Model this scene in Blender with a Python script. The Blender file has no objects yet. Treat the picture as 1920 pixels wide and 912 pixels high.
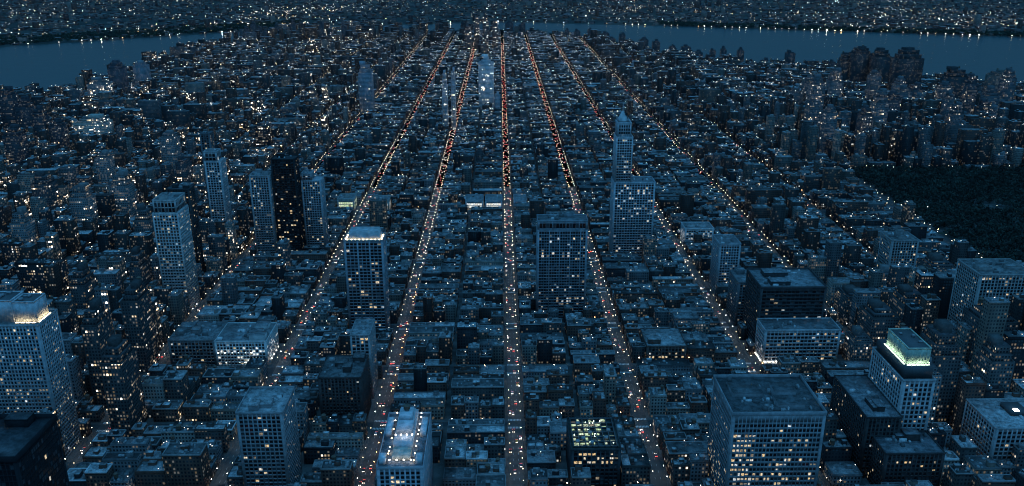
import bpy, bmesh, math, random
import numpy as np
random.seed(11)
rng = np.random.default_rng(11)
R = math.radians
scene = bpy.context.scene
COL = scene.collection

# ------------------------------------------------------------------ camera, sky, sun, exposure
CAM_H = 400.0
cam_d = bpy.data.cameras.new('camera')
cam = bpy.data.objects.new('camera', cam_d)
COL.objects.link(cam)
cam.location = (0, 0, CAM_H)
PITCH = R(19.2)
YAW = R(0.83)                       # slightly to the right of the avenues
cam.rotation_euler = (math.pi / 2 - PITCH, 0, -YAW)
cam_d.sensor_width = 36.0
cam_d.lens = 36.0 * 1582.0 / 1920.0
cam_d.clip_start = 1.0
cam_d.clip_end = 60000.0
scene.camera = cam

SUN_EL, SUN_AZ = R(-3.0), R(200)
world = bpy.data.worlds.new('World')
scene.world = world
world.use_nodes = True
wn, wl = world.node_tree.nodes, world.node_tree.links
wn.clear()
sky = wn.new('ShaderNodeTexSky')
sky.sky_type = 'NISHITA'
sky.sun_disc = False
sky.sun_elevation = SUN_EL
sky.sun_rotation = SUN_AZ
sky.altitude = 100
sky.air_density = 1.2
sky.dust_density = 0.4
sky.ozone_density = 4.0
tintn = wn.new('ShaderNodeMix')
tintn.data_type = 'RGBA'
tintn.blend_type = 'MIX'
tintn.inputs['Factor'].default_value = 0.85
tintn.inputs[7].default_value = (0.026, 0.186, 0.405, 1)     # blue-hour overcast
bg = wn.new('ShaderNodeBackground')
bg.inputs['Strength'].default_value = 1.05
wo = wn.new('ShaderNodeOutputWorld')
wl.new(sky.outputs['Color'], tintn.inputs[6])
# low down the sky takes the grey glow of the city's own lamps, overhead it is deep blue
wtc = wn.new('ShaderNodeTexCoord'); wsp = wn.new('ShaderNodeSeparateXYZ')
wl.new(wtc.outputs['Generated'], wsp.inputs[0])
wmr = wn.new('ShaderNodeMapRange')
wmr.inputs[1].default_value = 0.0; wmr.inputs[2].default_value = 0.75
wl.new(wsp.outputs[2], wmr.inputs[0])
wmx = wn.new('ShaderNodeMix'); wmx.data_type = 'RGBA'
wl.new(wmr.outputs[0], wmx.inputs['Factor'])
wmx.inputs[6].default_value = (0.023, 0.050, 0.066, 1)
wl.new(tintn.outputs[2], wmx.inputs[7])
wl.new(wmx.outputs[2], bg.inputs['Color'])
wl.new(bg.outputs['Background'], wo.inputs['Surface'])

sun_d = bpy.data.lights.new('zenith_glow', 'SUN')
sun_d.energy = 0.95
sun_d.angle = R(70)
sun_d.color = (0.12, 0.50, 1.0)
sun = bpy.data.objects.new('zenith_glow', sun_d)
COL.objects.link(sun)
sun.rotation_euler = (R(14), 0, R(20))      # added overhead lamp standing in for blue zenith glow, brightens roofs over walls

scene.view_settings.view_transform = 'Standard'
scene.view_settings.look = 'None'
scene.view_settings.exposure = 0.12
scene.view_settings.gamma = 1.0
scene.view_settings.use_curve_mapping = False

cy = scene.cycles
cy.filter_width = 1.15
cy.max_bounces = 4
cy.diffuse_bounces = 2
cy.glossy_bounces = 2
cy.transmission_bounces = 2
cy.volume_bounces = 0
cy.transparent_max_bounces = 4
cy.sample_clamp_direct = 0
cy.sample_clamp_indirect = 1.5
cy.use_light_tree = True
cy.use_adaptive_sampling = False
cy.caustics_reflective = False
cy.caustics_refractive = False
cy.use_denoising = True
cy.denoiser = 'OPENIMAGEDENOISE'
cy.denoising_input_passes = 'RGB_ALBEDO_NORMAL'
cy.volume_step_rate = 10
HAZE = 5e-6
LAMP_W = 270

# ------------------------------------------------------------------ layout numbers
# x across, y away from the viewer, metres
AVE = {'L5': -575, 'L4': -443, 'L3': -350, 'L2': -222, 'L1': -108, 'C': 12, 'R1': 125, 'R2': 250, 'R3': 378, 'R4': 508, 'R5': 637}
AX = [-2015, -1895, -1775, -1655, -1535, -1415, -1295, -1175, -1055, -935, -815, -695] + list(AVE.values()) + [760, 880, 1000, 1120, 1240, 1360, 1480, 1600, 1720, 1840, 1960, 2080]
ANAME = {-575: 'fifth left avenue', -443: 'fourth left avenue', -350: 'third left avenue', -222: 'second left avenue', -108: 'first left avenue', 12: 'central avenue',
         125: 'first right avenue', 250: 'second right avenue', 378: 'third right avenue', 508: 'fourth right avenue', 637: 'parkside avenue'}
ST = [345, 448, 553, 658, 762, 865, 970, 1077, 1184, 1294] + [1294 + 106 * i for i in range(1, 33)]
def st_half(y): return 11.0 if y == 1294 else (8.0 if y == 762 else 5.5)
HALF = 6.1           # roadway half width
WALK = 2.7           # pavement
PARK = (652.0, 1500.0, 1012.0, 1552.0)

def px(X, Y, Z):
    """where a point falls in the 1920 x 912 photograph (for choosing what is in view)"""
    xr = X * math.cos(YAW) - Y * math.sin(YAW); yr = X * math.sin(YAW) + Y * math.cos(YAW)
    d = CAM_H - Z
    f = yr * math.cos(PITCH) + d * math.sin(PITCH)
    v = d * math.cos(PITCH) - yr * math.sin(PITCH)
    return 960 + 1582 * xr / f, 456 + 1582 * v / f

# shoreline of the peninsula, going round clockwise
SHORE = [(-2900, 2380), (-1620, 2480), (-1330, 2500), (-1290, 2640), (-1265, 3300), (-1235, 3900), (-1080, 4250), (-700, 4420), (-200, 4520), (5, 4560), (60, 4480), (300, 4330), (490, 4050), (690, 3480), (990, 3120), (1270, 2960), (1440, 2740), (1660, 2570), (3000, 2330)]
FAR = [(-6500, 1700), (-3400, 3150), (-2170, 3740), (-1332, 4441), (-880, 4760), (9, 5043), (915, 4757), (2495, 4112), (3800, 3500), (7000, 2000)]
SX = np.array([p[0] for p in SHORE], float); SY = np.array([p[1] for p in SHORE], float)
FX = np.array([p[0] for p in FAR], float); FY = np.array([p[1] for p in FAR], float)
def shore_y(x): return np.interp(x, SX, SY)
def far_y(x): return np.interp(x, FX, FY)

ORD1 = 'first second third fourth fifth sixth seventh eighth ninth tenth eleventh twelfth thirteenth fourteenth fifteenth sixteenth seventeenth eighteenth nineteenth'.split()
def ordinal(n):
    if n < 20: return ORD1[n - 1]
    t = {2: 'twent', 3: 'thirt', 4: 'fort', 5: 'fift', 6: 'sixt', 7: 'sevent', 8: 'eight', 9: 'ninet'}[n // 10]
    return t + 'ieth' if n % 10 == 0 else t + 'y-' + ORD1[n % 10 - 1]

# ------------------------------------------------------------------ materials
def newmat(name):
    m = bpy.data.materials.new(name)
    m.use_nodes = True
    nt = m.node_tree
    nt.nodes.clear()
    out = nt.nodes.new('ShaderNodeOutputMaterial')
    p = nt.nodes.new('ShaderNodeBsdfPrincipled')
    nt.links.new(p.outputs[0], out.inputs['Surface'])
    return m, nt, p

def N(nt, kind, **kw):
    n = nt.nodes.new(kind)
    for k, v in kw.items(): setattr(n, k, v)
    return n

def math_n(nt, op, a, b=None, c=None):
    n = N(nt, 'ShaderNodeMath', operation=op)
    for i, v in enumerate((a, b, c)):
        if v is None: continue
        if isinstance(v, (int, float)): n.inputs[i].default_value = v
        else: nt.links.new(v, n.inputs[i])
    return n.outputs[0]

def mixc(nt, f, a, b, blend='MIX'):
    n = N(nt, 'ShaderNodeMix', data_type='RGBA', blend_type=blend)
    for s, v in (('Factor', f), (6, a), (7, b)):
        if isinstance(v, (int, float)): n.inputs[s].default_value = v
        elif isinstance(v, tuple): n.inputs[s].default_value = v
        else: nt.links.new(v, n.inputs[s])
    return n.outputs[2]

def noisy(name, col, rough=0.85, scale=0.15, amt=0.5, col2=None, attr=False, spec=0.3):
    """a surface with blotches and fine grain in object space"""
    m, nt, p = newmat(name)
    tc = N(nt, 'ShaderNodeTexCoord')
    nz = N(nt, 'ShaderNodeTexNoise'); nz.inputs['Scale'].default_value = scale; nz.inputs['Detail'].default_value = 6; nz.inputs['Roughness'].default_value = 0.7
    nt.links.new(tc.outputs['Object'], nz.inputs['Vector'])
    rp = N(nt, 'ShaderNodeMapRange'); rp.inputs[1].default_value = 0.35; rp.inputs[2].default_value = 0.65; rp.inputs[3].default_value = 1 - amt; rp.inputs[4].default_value = 1 + amt
    nt.links.new(nz.outputs[0], rp.inputs[0])
    if attr:
        a = N(nt, 'ShaderNodeAttribute', attribute_name='tint'); base = a.outputs['Color']
    else:
        base = col + (1,)
    comb = N(nt, 'ShaderNodeCombineColor')
    for i in range(3): nt.links.new(rp.outputs[0], comb.inputs[i])
    c = mixc(nt, 1.0, base, comb.outputs[0], 'MULTIPLY')
    nt.links.new(c, p.inputs['Base Color'])
    p.inputs['Roughness'].default_value = rough
    p.inputs['Specular IOR Level'].default_value = spec
    return m

def wall_material():
    """masonry with a grid of windows in metres (uv), some lit; tint = wall colour, alpha = share of windows lit"""
    m, nt, p = newmat('masonry_with_windows')
    uv = N(nt, 'ShaderNodeUVMap', uv_map='UVMap')
    sp = N(nt, 'ShaderNodeSeparateXYZ'); nt.links.new(uv.outputs[0], sp.inputs[0])
    at = N(nt, 'ShaderNodeAttribute', attribute_name='tint')
    U, V = sp.outputs[0], sp.outputs[1]
    cu = math_n(nt, 'DIVIDE', U, 2.7); cv = math_n(nt, 'DIVIDE', V, 3.3)
    iu, iv = math_n(nt, 'FLOOR', cu), math_n(nt, 'FLOOR', cv)
    fu, fv = math_n(nt, 'FRACT', cu), math_n(nt, 'FRACT', cv)
    du = math_n(nt, 'ABSOLUTE', math_n(nt, 'SUBTRACT', fu, 0.5)); dv = math_n(nt, 'ABSOLUTE', math_n(nt, 'SUBTRACT', fv, 0.55))
    mask = math_n(nt, 'MULTIPLY', math_n(nt, 'LESS_THAN', du, 0.27), math_n(nt, 'LESS_THAN', dv, 0.27))
    cell = N(nt, 'ShaderNodeCombineXYZ'); nt.links.new(iu, cell.inputs[0]); nt.links.new(iv, cell.inputs[1])
    wnz = N(nt, 'ShaderNodeTexWhiteNoise', noise_dimensions='3D'); nt.links.new(cell.outputs[0], wnz.inputs['Vector'])
    rgb = N(nt, 'ShaderNodeSeparateColor'); nt.links.new(wnz.outputs['Color'], rgb.inputs[0])
    # some storeys and flats are awake together, others dark
    unit = N(nt, 'ShaderNodeCombineXYZ'); nt.links.new(math_n(nt, 'FLOOR', math_n(nt, 'DIVIDE', U, 10.8)), unit.inputs[0]); nt.links.new(iv, unit.inputs[1]); unit.inputs[2].default_value = 7
    wn2 = N(nt, 'ShaderNodeTexWhiteNoise', noise_dimensions='3D'); nt.links.new(unit.outputs[0], wn2.inputs['Vector'])
    prob = math_n(nt, 'MULTIPLY', at.outputs['Alpha'], math_n(nt, 'MULTIPLY', math_n(nt, 'POWER', wn2.outputs['Value'], 2.0), 3.0))
    lit = math_n(nt, 'LESS_THAN', wnz.outputs['Value'], prob)
    # how bright: mostly dim rooms, a few bare bright lamps
    st = math_n(nt, 'ADD', 0.10, math_n(nt, 'MULTIPLY', math_n(nt, 'POWER', rgb.outputs[0], 7.0), 16.0))
    e = math_n(nt, 'MULTIPLY', math_n(nt, 'MULTIPLY', lit, mask), st)
    col = mixc(nt, rgb.outputs[1], (1.0, 0.70, 0.36, 1), (0.95, 0.96, 0.92, 1))
    tc = N(nt, 'ShaderNodeTexCoord')
    nz = N(nt, 'ShaderNodeTexNoise'); nz.inputs['Scale'].default_value = 0.12; nz.inputs['Detail'].default_value = 5
    nt.links.new(tc.outputs['Object'], nz.inputs['Vector'])
    mr = N(nt, 'ShaderNodeMapRange'); mr.inputs[1].default_value = 0.3; mr.inputs[2].default_value = 0.7; mr.inputs[3].default_value = 0.65; mr.inputs[4].default_value = 1.05
    nt.links.new(nz.outputs[0], mr.inputs[0])
    cc = N(nt, 'ShaderNodeCombineColor')
    for i in range(3): nt.links.new(mr.outputs[0], cc.inputs[i])
    wallc = mixc(nt, 1.0, at.outputs['Color'], cc.outputs[0], 'MULTIPLY')
    base = mixc(nt, mask, wallc, (0.012, 0.014, 0.018, 1))
    nt.links.new(base, p.inputs['Base Color'])
    rg = math_n(nt, 'SUBTRACT', 0.85, math_n(nt, 'MULTIPLY', mask, 0.7))
    nt.links.new(rg, p.inputs['Roughness'])
    p.inputs['Specular IOR Level'].default_value = 0.2
    nt.links.new(col, p.inputs['Emission Color'])
    nt.links.new(e, p.inputs['Emission Strength'])
    m.cycles.emission_sampling = 'NONE'
    return m

def roof_material():   # blotched membrane, gravel, wet patches
    m, nt, p = newmat('flat_roofing')
    at = N(nt, 'ShaderNodeAttribute', attribute_name='tint')
    tc = N(nt, 'ShaderNodeTexCoord')
    nz = N(nt, 'ShaderNodeTexNoise'); nz.inputs['Scale'].default_value = 0.2; nz.inputs['Detail'].default_value = 9; nz.inputs['Roughness'].default_value = 0.85
    nt.links.new(tc.outputs['Object'], nz.inputs['Vector'])
    mr = N(nt, 'ShaderNodeMapRange'); mr.inputs[1].default_value = 0.42; mr.inputs[2].default_value = 0.60; mr.inputs[3].default_value = 0.25; mr.inputs[4].default_value = 1.05
    nt.links.new(nz.outputs[0], mr.inputs[0])
    cc = N(nt, 'ShaderNodeCombineColor')
    for i in range(3): nt.links.new(mr.outputs[0], cc.inputs[i])
    c = mixc(nt, 1.0, at.outputs['Color'], cc.outputs[0], 'MULTIPLY')
    nt.links.new(c, p.inputs['Base Color'])
    nz2 = N(nt, 'ShaderNodeTexNoise'); nz2.inputs['Scale'].default_value = 0.06; nz2.inputs['Detail'].default_value = 4
    nt.links.new(tc.outputs['Object'], nz2.inputs['Vector'])
    mr2 = N(nt, 'ShaderNodeMapRange'); mr2.inputs[1].default_value = 0.42; mr2.inputs[2].default_value = 0.58; mr2.inputs[3].default_value = 0.3; mr2.inputs[4].default_value = 0.9
    nt.links.new(nz2.outputs[0], mr2.inputs[0])
    nt.links.new(mr2.outputs[0], p.inputs['Roughness'])
    p.inputs['Specular IOR Level'].default_value = 0.5
    return m

def emit(name, col, strength, sample='NONE'):
    m, nt, p = newmat(name)
    p.inputs['Base Color'].default_value = (0.3, 0.3, 0.3, 1)
    p.inputs['Emission Color'].default_value = col + (1,)
    p.inputs['Emission Strength'].default_value = strength
    m.cycles.emission_sampling = sample
    return m

def emit_attr(name, scale):
    """a lamp whose colour comes from its own tint and brightness from the tint's alpha"""
    m, nt, p = newmat(name)
    at = N(nt, 'ShaderNodeAttribute', attribute_name='tint')
    p.inputs['Base Color'].default_value = (0.3, 0.3, 0.3, 1)
    nt.links.new(at.outputs['Color'], p.inputs['Emission Color'])
    nt.links.new(math_n(nt, 'MULTIPLY', at.outputs['Alpha'], scale), p.inputs['Emission Strength'])
    m.cycles.emission_sampling = 'NONE'
    return m

def lit_room(name, col, lo, hi):
    """a lit room behind glass: uneven, with a darker lower part"""
    m, nt, p = newmat(name)
    g = N(nt, 'ShaderNodeNewGeometry')
    nz = N(nt, 'ShaderNodeTexNoise'); nz.inputs['Scale'].default_value = 0.9; nz.inputs['Detail'].default_value = 3
    nt.links.new(g.outputs['Position'], nz.inputs['Vector'])
    mr = N(nt, 'ShaderNodeMapRange'); mr.inputs[1].default_value = 0.35; mr.inputs[2].default_value = 0.65; mr.inputs[3].default_value = lo; mr.inputs[4].default_value = hi
    nt.links.new(nz.outputs[0], mr.inputs[0])
    p.inputs['Base Color'].default_value = (0.05, 0.05, 0.05, 1)
    p.inputs['Roughness'].default_value = 0.15
    n2 = N(nt, 'ShaderNodeTexNoise'); n2.inputs['Scale'].default_value = 0.31; n2.inputs['Detail'].default_value = 1
    nt.links.new(g.outputs['Position'], n2.inputs['Vector'])
    m2 = N(nt, 'ShaderNodeMapRange'); m2.inputs[1].default_value = 0.42; m2.inputs[2].default_value = 0.6
    nt.links.new(n2.outputs[0], m2.inputs[0])
    other = (0.80, 0.92, 1.0, 1) if col[2] > 0.6 else ((1.0, 0.86, 0.62, 1) if col[0] > .9 else (0.9, 1.0, 0.75, 1))
    nt.links.new(mixc(nt, m2.outputs[0], col + (1,), other), p.inputs['Emission Color'])   # lamps of different warmth from flat to flat
    nt.links.new(mr.outputs[0], p.inputs['Emission Strength'])
    m.cycles.emission_sampling = 'NONE'
    return m

M = {}
M['wall'] = wall_material()
M['roof'] = roof_material()
M['plain'] = noisy('bare_masonry', None, 0.85, 0.2, 0.3, attr=True, spec=0.12)
M['ground'] = noisy('asphalt_ground', (0.045, 0.046, 0.048), 0.8, 0.05, 0.35)
M['far_land'] = noisy('far_ground', (0.035, 0.042, 0.038), 0.95, 0.004, 0.6)
M['pavement'] = noisy('concrete_pavement', (0.10, 0.10, 0.097), 0.85, 0.08, 0.35)
M['road'] = noisy('avenue_asphalt', (0.075, 0.073, 0.070), 0.6, 0.06, 0.4)
M['paint'] = noisy('road_paint', (0.62, 0.62, 0.60), 0.7, 0.6, 0.3)
M['leaf'] = noisy('dark_foliage', None, 0.9, 0.3, 0.5, attr=True)
M['metal'] = noisy('painted_metal', (0.10, 0.105, 0.11), 0.5, 1.0, 0.2)
M['wood'] = noisy('weathered_wood', (0.14, 0.10, 0.075), 0.85, 1.2, 0.4)
M['plant'] = noisy('grey_machinery', (0.30, 0.31, 0.32), 0.5, 0.8, 0.4)
M['white_plant'] = noisy('pale_machinery', (0.62, 0.63, 0.64), 0.5, 0.8, 0.35)
M['glass'] = noisy('dark_glass', (0.010, 0.012, 0.016), 0.12, 0.5, 0.2, spec=0.6)
M['glass2'] = noisy('curtained_glass', (0.07, 0.075, 0.085), 0.3, 0.5, 0.4, spec=0.5)
M['warm'] = lit_room('warm_lit_room', (1.0, 0.68, 0.32), 0.12, 1.1)
M['white'] = lit_room('white_lit_room', (1.0, 0.90, 0.74), 0.12, 1.1)
M['dim'] = lit_room('dim_lit_room', (0.95, 0.72, 0.45), 0.06, 0.35)
M['shop'] = lit_room('bright_shop_front', (1.0, 0.95, 0.80), 0.15, 1.5)
M['greenish'] = lit_room('green_lit_glazing', (0.74, 1.0, 0.55), 0.12, 1.1)
M['lamp_cool'] = emit('cool_lamp_globe', (0.95, 0.95, 0.90), 20)
M['lamp_dim'] = emit('dim_lamp_globe', (1.0, 0.74, 0.42), 7)
M['soft_flood'] = emit('soft_floodlight', (0.95, 1.0, 0.86), 13, 'AUTO')
M['flood_crown'] = emit('warm_crown_light', (1.0, 0.80, 0.46), 14, 'AUTO')
M['lamp'] = emit('lamp_globe', (1.0, 0.82, 0.54), 12)
M['lamp_far'] = emit_attr('far_lamp_globe', 1.0)
M['trail_orange'] = emit('light_trail_lamp', (1.0, 0.50, 0.15), 18)  # added orange glow, stands in for a car light trail
M['head'] = emit('headlight_glow', (1.0, 0.88, 0.72), 6)
M['tail'] = emit('tail_light_glow', (1.0, 0.09, 0.06), 6)
M['roof_lamp'] = emit('roof_lamp_glow', (1.0, 0.90, 0.76), 7)
M['flood_warm'] = emit('warm_floodlight', (1.0, 0.76, 0.40), 24, 'AUTO')
M['flood_white'] = emit('white_floodlight', (1.0, 0.93, 0.82), 28, 'AUTO')
M['flood_green'] = emit('pale_green_floodlight', (0.74, 1.0, 0.78), 17, 'AUTO')

def water_material():
    m, nt, p = newmat('river_water')
    tc = N(nt, 'ShaderNodeTexCoord')
    mp = N(nt, 'ShaderNodeMapping'); mp.inputs['Scale'].default_value = (0.012, 0.03, 1)
    nt.links.new(tc.outputs['Object'], mp.inputs[0])
    nz = N(nt, 'ShaderNodeTexNoise'); nz.inputs['Scale'].default_value = 1; nz.inputs['Detail'].default_value = 9; nz.inputs['Roughness'].default_value = 0.65
    nt.links.new(mp.outputs[0], nz.inputs['Vector'])
    bp = N(nt, 'ShaderNodeBump'); bp.inputs['Strength'].default_value = 0.35; bp.inputs['Distance'].default_value = 1.2
    nt.links.new(nz.outputs[0], bp.inputs['Height'])
    nt.links.new(bp.outputs[0], p.inputs['Normal'])
    mr = N(nt, 'ShaderNodeMapRange'); mr.inputs[3].default_value = 0.16; mr.inputs[4].default_value = 0.3
    nt.links.new(nz.outputs[0], mr.inputs[0])
    nt.links.new(mr.outputs[0], p.inputs['Roughness'])
    p.inputs['Base Color'].default_value = (0.03, 0.09, 0.105, 1)
    p.inputs['IOR'].default_value = 1.33
    return m
M['water'] = water_material()

CARC = {'black': (0.02, 0.02, 0.022), 'white': (0.7, 0.7, 0.7), 'grey': (0.18, 0.18, 0.19), 'yellow': (0.6, 0.36, 0.03), 'blue': (0.03, 0.06, 0.15)}
for k, c in CARC.items(): M['car_' + k] = noisy(k + '_car_paint', c, 0.3, 2.0, 0.1, spec=0.6)

# ------------------------------------------------------------------ mesh builder
BOXV = np.array([[0, 0, 0], [1, 0, 0], [1, 1, 0], [0, 1, 0], [0, 0, 1], [1, 0, 1], [1, 1, 1], [0, 1, 1]], float)
BOXF = np.array([[0, 1, 5, 4], [1, 2, 6, 5], [2, 3, 7, 6], [3, 0, 4, 7], [4, 5, 6, 7], [3, 2, 1, 0]])

class MB:
    def __init__(s): s.V, s.F, s.Mi, s.UV, s.T, s.n = [], [], [], [], [], 0
    def raw(s, V, F, mi, T=(1, 1, 1, 0), UV=None):
        V = np.asarray(V, float).reshape(-1, 3); F = np.asarray(F, int).reshape(-1, 4)
        m = len(F)
        s.V.append(V); s.F.append(F + s.n); s.n += len(V)
        s.Mi.append(np.full(m, mi) if np.isscalar(mi) else np.asarray(mi))
        T = np.asarray(T, float)
        s.T.append(np.tile(T, (m, 1)) if T.ndim == 1 else T)
        s.UV.append(np.zeros((m, 4, 2)) if UV is None else UV)
    def boxes(s, B, wall=0, top=1, T=(1, 1, 1, 0), TT=None, rot=None, bottom=False, uv=True, taper=None):
        """B: n x 6 (x0 y0 z0 x1 y1 z1)"""
        B = np.asarray(B, float).reshape(-1, 6); n = len(B)
        if n == 0: return
        lo, sz = B[:, :3], B[:, 3:] - B[:, :3]
        u = np.tile(BOXV, (n, 1, 1))
        if taper is not None:
            t = np.asarray(taper, float)
            t = np.full(n, t) if t.ndim == 0 else t
            k = u[:, 4:, :2]
            u[:, 4:, :2] = 0.5 + (k - 0.5) * t[:, None, None]
        V = lo[:, None, :] + u * sz[:, None, :]
        if rot is not None:
            c = (B[:, :2] + B[:, 3:5]) / 2
            r = np.asarray(rot, float); r = np.full(n, r) if r.ndim == 0 else r
            d = V[:, :, :2] - c[:, None, :]
            cs, sn = np.cos(r)[:, None], np.sin(r)[:, None]
            V[:, :, 0] = c[:, None, 0] + d[:, :, 0] * cs - d[:, :, 1] * sn
            V[:, :, 1] = c[:, None, 1] + d[:, :, 0] * sn + d[:, :, 1] * cs
        k = 6 if bottom else 5
        F = (BOXF[None, :k, :] + (np.arange(n) * 8)[:, None, None]).reshape(-1, 4)
        mi = np.tile(np.array([wall] * 4 + [top] + ([wall] if bottom else [])), n)
        T = np.asarray(T, float); T = np.tile(T, (n, 1)) if T.ndim == 1 else T
        TT = T if TT is None else np.asarray(TT, float); TT = np.tile(TT, (n, 1)) if TT.ndim == 1 else TT
        tt = np.repeat(T[:, None, :], k, 1); tt[:, 4, :] = TT
        UV = np.zeros((n, k, 4, 2))
        if uv:
            off = np.floor(rng.random((n, 4)) * 4000) * 2.7
            z0, z1 = B[:, 2], B[:, 5]
            z0 = np.where(z0 > 3, np.floor(z0 / 3.3) * 3.3, z0)
            for f in range(4):
                L = sz[:, 0] if f % 2 == 0 else sz[:, 1]
                pad = (L - np.floor(L / 2.7) * 2.7) / 2
                UV[:, f, 0, 0] = UV[:, f, 3, 0] = off[:, f] - pad
                UV[:, f, 1, 0] = UV[:, f, 2, 0] = off[:, f] - pad + L
                UV[:, f, 0, 1] = UV[:, f, 1, 1] = z0
                UV[:, f, 2, 1] = UV[:, f, 3, 1] = z1
        s.raw(V.reshape(-1, 3), F, mi, tt.reshape(-1, 4), UV.reshape(-1, 4, 2))
    def mesh(s, name, mats):
        me = bpy.data.meshes.new(name)
        V = np.concatenate(s.V); F = np.concatenate(s.F); Mi = np.concatenate(s.Mi); T = np.concatenate(s.T); UV = np.concatenate(s.UV)
        me.vertices.add(len(V)); me.vertices.foreach_set('co', V.astype(np.float32).ravel())
        me.loops.add(F.size); me.loops.foreach_set('vertex_index', F.astype(np.int32).ravel())
        me.polygons.add(len(F)); me.polygons.foreach_set('loop_start', np.arange(0, F.size, 4, dtype=np.int32))
        me.polygons.foreach_set('material_index', Mi.astype(np.int32))
        ul = me.uv_layers.new(name='UVMap'); ul.data.foreach_set('uv', UV.astype(np.float32).ravel())
        at = me.attributes.new('tint', 'FLOAT_COLOR', 'FACE'); at.data.foreach_set('color', T.astype(np.float32).ravel())
        for m in mats: me.materials.append(m)
        me.update(calc_edges=True)
        return me
    def obj(s, name, mats, parent=None):
        o = bpy.data.objects.new(name, s.mesh(name, mats)); COL.objects.link(o)
        if parent is not None: o.parent = parent
        return o

def tag(o, label=None, cat=None, group=None, kind=None):
    if label: o['label'] = label
    if cat: o['category'] = cat
    if group: o['group'] = group
    if kind: o['kind'] = kind
    return o

def thing(name, loc, label, cat, group=None):
    o = bpy.data.objects.new(name, None); COL.objects.link(o)
    o.location = loc
    o.empty_display_size = 1
    return tag(o, label, cat, group)

def prism(mb, pts0, pts1, mi=0, T=(1, 1, 1, 0), cap=True):
    """side quads between two rings of equal length (+ fan cap of quads)"""
    n = len(pts0)
    V = list(pts0) + list(pts1)
    F = [[i, (i + 1) % n, n + (i + 1) % n, n + i] for i in range(n)]
    if cap:
        for i in range(1, n - 1, 2): F.append([n, n + i, n + i + 1, n + (i + 2 if i + 2 < n else 0)] if i + 2 < n else [n, n + i, n + i + 1, n + i + 1])
    F = [f for f in F if len(set(f)) == 4]
    mb.raw(V, F, mi, T)

def ring(cx, cy, z, r, n=8, a0=0.0):
    return [(cx + r * math.cos(a0 + 2 * math.pi * i / n), cy + r * math.sin(a0 + 2 * math.pi * i / n), z) for i in range(n)]

def child(me, name, parent, loc=(0, 0, 0), rz=0.0):
    o = bpy.data.objects.new(name, me); COL.objects.link(o)
    o.parent = parent; o.location = loc; o.rotation_euler = (0, 0, rz)
    return o

# ------------------------------------------------------------------ ground, water, pavements, roads
def sheet(name, pts, z, mat, kind='structure'):
    bm = bmesh.new()
    vs = [bm.verts.new((x, y, z)) for x, y in pts]
    f = bm.faces.new(vs)
    bmesh.ops.triangulate(bm, faces=[f])
    if sum(fc.normal.z for fc in bm.faces) < 0: bmesh.ops.reverse_faces(bm, faces=bm.faces)
    me = bpy.data.meshes.new(name); bm.to_mesh(me); bm.free()
    me.materials.append(mat)
    o = bpy.data.objects.new(name, me); COL.objects.link(o)
    tag(o, kind=kind)
    return o
sheet('ground', [(-22000, -4000), (22000, -4000), (22000, 30000), (-22000, 30000)], 0.0, M['ground'])
sheet('far_land', FAR + [(16000, 1000), (16000, 26000), (-16000, 26000), (-16000, 1000)], 0.03, M['far_land'])
sheet('water', SHORE + [(7000, 1400)] + FAR[::-1] + [(-6500, 1500)], 0.06, M['water'])

pv = MB()
pb = []
for i in range(len(AX) - 1):
    for j in range(len(ST) - 1):
        x0, x1 = AX[i] + HALF, AX[i + 1] - HALF
        y0, y1 = ST[j] + st_half(ST[j]) - 1.5, ST[j + 1] - st_half(ST[j + 1]) + 1.5
        xm = (x0 + x1) / 2
        if y1 > shore_y(xm) - 10: continue
        pb.append((x0, y0, -0.5, x1, y1, 0.15))
pv.boxes(pb, 0, 0, uv=False)
tag(pv.obj('pavement', [M['pavement']]), kind='structure')
rd = MB()
for k, x in AVE.items():
    y1 = min(shore_y(x) - 15, 4300)
    if k == 'R5': y1 = 1600
    rd.raw([(x - HALF, 300, 0.008), (x + HALF, 300, 0.008), (x + HALF, y1, 0.008), (x - HALF, y1, 0.008)], [[0, 1, 2, 3]], 0)
tag(rd.obj('road', [M['road']]), kind='structure')
mk = MB(); q = []
for k in ('L4', 'L3', 'L2', 'L1', 'C', 'R1', 'R2', 'R3', 'R4'):
    x = AVE[k]
    for y in ST[1:16]:
        h = st_half(y)
        for yy in (y - h - 2.4, y + h - 0.6):
            for s in np.arange(-5.6, 5.6, 1.3): q.append((x + s, yy, 0.65, 3.0))
    for y in np.arange(420, 1700, 9.0):
        if min(abs(y - t) for t in ST) < 16: continue
        for dx in (-2.1, 2.1): q.append((x + dx, y, 0.18, 3.0))
for (x, y, w, l) in q:
    mk.V.append(np.array([(x, y, .016), (x + w, y, .016), (x + w, y + l, .016), (x, y + l, .016)])); mk.F.append(np.array([[0, 1, 2, 3]]) + mk.n); mk.n += 4
    mk.Mi.append(np.zeros(1, int)); mk.T.append(np.ones((1, 4))); mk.UV.append(np.zeros((1, 4, 2)))
tag(mk.obj('road_markings', [M['paint']]), kind='structure')
# ------------------------------------------------------------------ large buildings, each a thing with its parts
FOOT = []            # x0 y0 x1 y1 kept clear of ordinary houses
BOXES_OCC = []       # x0 y0 z0 x1 y1 z1 for choosing what can be seen
WMESH = {}
STATES = ['glass', 'glass2', 'dim', 'warm', 'white', 'shop', 'greenish']

def window_mesh(w, h, st):
    k = (round(w, 2), round(h, 2), st)
    if k not in WMESH:
        mb = MB()
        mb.raw([(-w / 2, 0, -h / 2), (w / 2, 0, -h / 2), (w / 2, 0, h / 2), (-w / 2, 0, h / 2)], [[0, 1, 2, 3]], 0)
        WMESH[k] = mb.mesh('window', [M[st]])
    return WMESH[k]

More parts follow.
